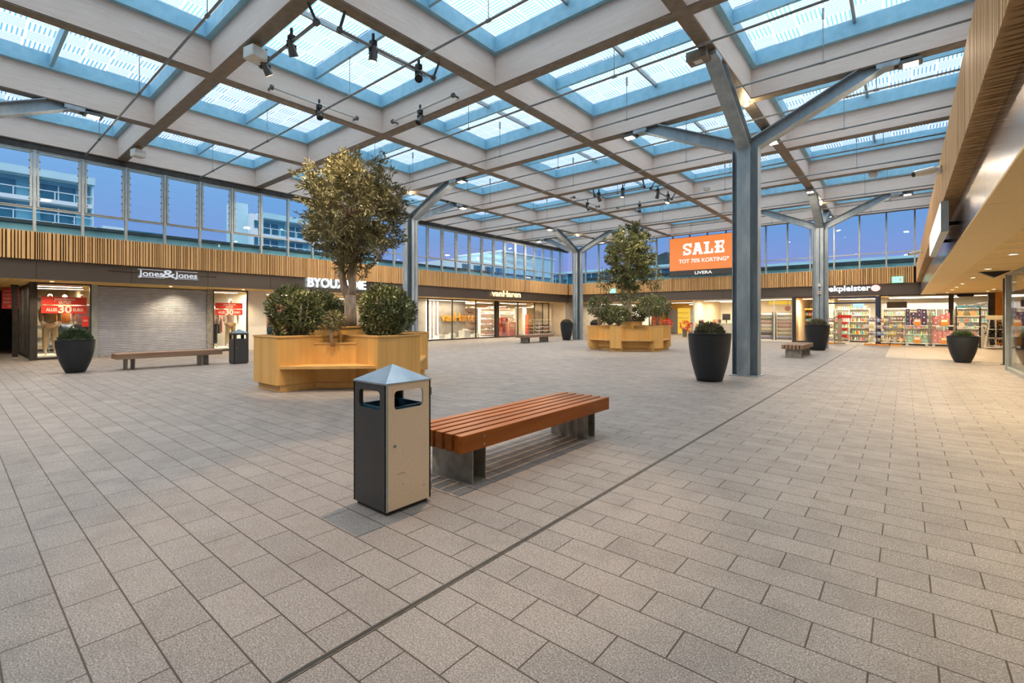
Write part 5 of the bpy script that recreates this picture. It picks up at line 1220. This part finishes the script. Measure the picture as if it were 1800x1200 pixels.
# CCTV cameras and small ceiling boxes
def cctv(label, x, y, z, rz):
    t = thing('security_camera', label, 'camera', (x, y, z), rz); m = MB(); m.box(.06, .12, -.05, .05, -.06, .06); m.tube([(0, 0, 0), (-.30, 0, -.07)], .055, 14); m.build('body', M['white_plastic'], t, smooth=False); B((-.02, .16, -.03, .03, -.03, .03)).build('bracket', M['white_plastic'], t); MB().tube([(-.30, 0, -.07), (-.305, 0, -.072)], .04, 12).build('lens', M['black'], t); return t
cctv('white bullet camera high on the slatted right wall', .36, 10.2, 3.83, .6)
cctv('small white camera on the slatted right wall near the back', .36, 21.4, 3.7, .6)
cctv('white camera on the slatted wall above the shoe shop', -20.55, 26.4, 4.28, PI)
for (x, y, lb) in ((-9.95, 3.97, 'white square sensor box under the beam beside the near spotlights'), (-18.84, 3.97, 'white square sensor box under the beam by the left clerestory')):
    t = thing('sensor_box', lb, 'box', (x, y, 6.875), .2); B((-.16, .16, -.16, .16, -.30, -.07)).build('body', M['white_plastic'], t, bevel=.02); B((-.1, .1, -.05, .05, -.07, .0)).build('mount', M['cloth_tan'], t)
for (x, y, lb) in ((-.9, 22.25, 'white dome under the roof right of the foremost column'), (-6.3, 20.2, 'white cube sensor hanging among the far spotlights'), (-18.2, 22.1, 'small pale sensor box under the roof above the shoe shop')):
    t = thing('ceiling_dome', lb, 'sensor', (x, y, 6.88)); MB().lathe([(0, -.2), (.1, -.18), (.15, -.08), (.15, 0), (0, 0)], seg=16).build('dome', M['white_plastic'], t)
t = thing('wall_box', 'small white box with red button on the slim drugstore column', 'box', (-3.07, 26.27, 2.55)); B((-.06, .06, -.03, .0, 0, .14)).build('body', M['white_plastic'], t); MB().tube([(0, -.03, .07), (0, -.045, .07)], .035, 12).build('button', M['red_poster'], t); B((-.05, .05, -.025, 0, .35, .5)).build('plate', M['white_plastic'], t)
t = thing('detector_box', 'brown box with white square plate at the end of the foremost column arm', 'box', (-3.25, 9.95, 6.70)); B((-.2, .2, -.22, .1, -.0, .17)).build('body', M['plate'], t); B((-.08, .08, -.14, .02, -.01, 0)).build('plate', M['white_plastic'], t)

# ================================================================== SPOTLIGHT FRAMES
def spot(label, x, y, z, target, power, col=(1, .78, .48), angle=42, lit=True):
    t = thing('spotlight', label, 'spotlight', (x, y, z)); d_ = (Vector(target) - Vector((x, y, z))).normalized()
    a_ = Vector((0, 0, 0)) + d_ * .02; m = MB(); m.tube([a_ - d_ * .16, a_ - d_ * .02, a_, a_ + d_ * .12], [.05, .065, .07, .085], 14, False); m.tube([a_ - d_ * .165, a_ - d_ * .16], [.03, .05], 14)
    m.build('housing', M['lamp_body'], t, smooth=False)
    MB().tube([a_ + d_ * .09, a_ + d_ * .095], .076, 16).build('lens', M['lamp_spot'] if lit else M['black'], t)
    B((-.02, .02, -.02, .02, .08, .38), (-.012, .012, -.09, .09, .02, .09), (-.012, .012, -.09, -.08, -.05, .05), (-.012, .012, .08, .09, -.05, .05), (-.06, .06, -.05, .05, .14, .24)).build('yoke', M['black'], t)
    if lit: light('SPOT', tuple(a_ + d_ * .13), power, col, .07, tuple(a_ + d_ * 3), .45, angle, t)
    return t
def track(label, pts, z=6.62, white=False, off=(0, 0, .3)):
    t = thing('lamp_track', label, 'track', (0, 0, 0)); m = MB(); a, b_ = Vector((*pts[0], z)), Vector((*pts[1], z))
    m.tube([a, b_], .03 if not white else .028, 8); m.build('tube', M['white_plastic' if white else 'pipe'], t, smooth=True)
    d_ = (b_ - a).normalized()
    for p in (a, b_):
        MB().tube([p - d_ * .03, p + d_ * .03], .06, 12).build('end_cap', M['lamp_body'], t)
        n_ = Vector((-d_.y, d_.x, 0)); 
        mm = MB(); mm.bar(p, p + Vector(off), .04, .04, (0.3, .3, .9)); mm.build('bracket', M['lamp_body'], t)
    return t
def lamp_square(cx0, cx1, cy0, cy1, who, aim, targets, pw):
    track('grey lamp track along the front side of the square above the %s tree' % who, ((cx0 + 1.9, cy0 + .22), (cx1 - .35, cy0 + .22)), off=(0, -.16, .28))
    track('grey lamp track along the canopy side of the square above the %s tree' % who, ((cx1 - .25, cy0 + .6), (cx1 - .25, cy0 + 2.8)), off=(.2, 0, .28))
    track('white tube along the shop side of the square above the %s tree' % who, ((cx0 + .32, cy0 + 1.1), (cx0 + .32, cy0 + 3.4)), z=7.0, white=True, off=(-.18, 0, 0))
    track('white tube along the rear side of the square above the %s tree' % who, ((cx0 + .9, cy1 - .32), (cx1 - 1.1, cy1 - .32)), z=7.0, white=True, off=(0, .18, 0))
    pos = ((cx0 + 2.1, cy0 + .22), (cx0 + 3.2, cy0 + .22), (cx1 - .25, cy0 + 1.3), (cx1 - .25, cy0 + 2.4))
    for k, (x, y) in enumerate(pos):
        spot('spotlight %s above the %s tree' % (('at the shop end of the front track', 'at the canopy end of the front track', 'on the side track nearer the viewer', 'on the side track farther back')[k], who), x, y, 6.5, targets[k], pw[k], lit=pw[k] > 0)
    spot('unlit spotlight on the white shop-side tube above the %s tree' % who, cx0 + .32, cy0 + 2.3, 6.75, (aim[0], aim[1], 3), 0, lit=False)
    spot('unlit spotlight on the white rear tube above the %s tree' % who, cx0 + 2.1, cy1 - .32, 6.75, (aim[0], aim[1], 3), 0, lit=False)
lamp_square(-12.05, -7.57, 3.95, 8.45, 'near', (PX, PYY), ((PX - .3, PYY, 3.9), (PX, PYY - .2, 3.6), (PX + .6, PYY - .2, 1.4), (-3.0, 2.6, 0)), (330, 330, 420, 0))
lamp_square(-12.05, -7.57, 17.5, 22.05, 'far', (QX, QY), ((QX, QY, 4), (QX, QY - 2.8, .6), (QX + .5, QY, 3.5), (QX + 1, QY - 2, .4)), (260, 260, 260, 260))
spot('single spotlight under the beam above the near bench', -3.55, 3.72, 6.5, (-3.15, 2.75, 0.0), 520, (1, .68, .40), 44)
spot('single spotlight under the beam before the near planter bench', -7.0, 3.7, 6.6, (PX + .9, PYY - .9, .6), 520, (1, .66, .34), 30)

# ================================================================== RIGHT SHOP
front_glass(0, 'x', 9.4, 18.7, z0=.1, c_=2.2, frame='alu_frame'); front_glass(0, 'x', 0.0, 9.3, z0=.1, c_=2.2, frame='alu_frame'); front_glass(0, 'y', 2.3, 8.4, z0=.1, c_=18.76, frame='alu_frame')
struct(B((2.14, 2.28, 18.66, 18.82, 0, 2.65)).build('trim_13', M['alu_frame'])); struct(B((7, 7.1, -10, 18.7, 0, 2.66)).build('wall_right', M['cream_wall'])); struct(B((2.2, 2.3, -10.4, 0, 0, 2.66)).build('wall_right', M['cream_wall']))
struct(B((8.5, 8.6, -10.5, YF, 0, 2.66)).build('wall_right', M['cream_wall']))
t = thing('canopy_post', 'slender black post standing beyond the corner of the right glass shopfront', 'post', (2.40, 20.83, 0)); B((-.07, .07, -.07, .07, 0, 2.65)).build('shaft', M['black'], t); B((-.12, .12, -.12, .12, 0, .012)).build('base_plate', M['black'], t)
t = thing('loudspeaker', 'black wedge-shaped loudspeaker under the wooden canopy', 'loudspeaker', (1.8, 17.5, 2.65)); MB().prism([(-.3, 0), (.3, 0), (.0, -.16)], -.12, .12, Matrix(((1, 0, 0, 0), (0, 0, 1, 0), (0, 1, 0, 0), (0, 0, 0, 1)))).build('body', M['black'], t)
t = thing('door_sensor', 'black bar-shaped sensor above the second drugstore window', 'sensor', (2.1, 32.1, 2.48)); B((-.1, .5, -.05, .05, 0, .14)).build('body', M['black'], t)
for (x, y, sx_, sy_, p) in ((4.5, 14, .4, 5, 70), (4.5, 5, .4, 5, 60)): lamp_box(x, y, sx_, sy_, p, 'long ceiling light inside the right-hand glass shop')
shelf_unit('white wall shelf inside the glass shop under the canopy', 6.5, 15, -PI / 2, 5, 2, 5)

# remove the pattern pieces that were only copied from
def drop(o):
    for c in kids(o): drop(c)
    bpy.data.objects.remove(o)
for o in protos: drop(o)
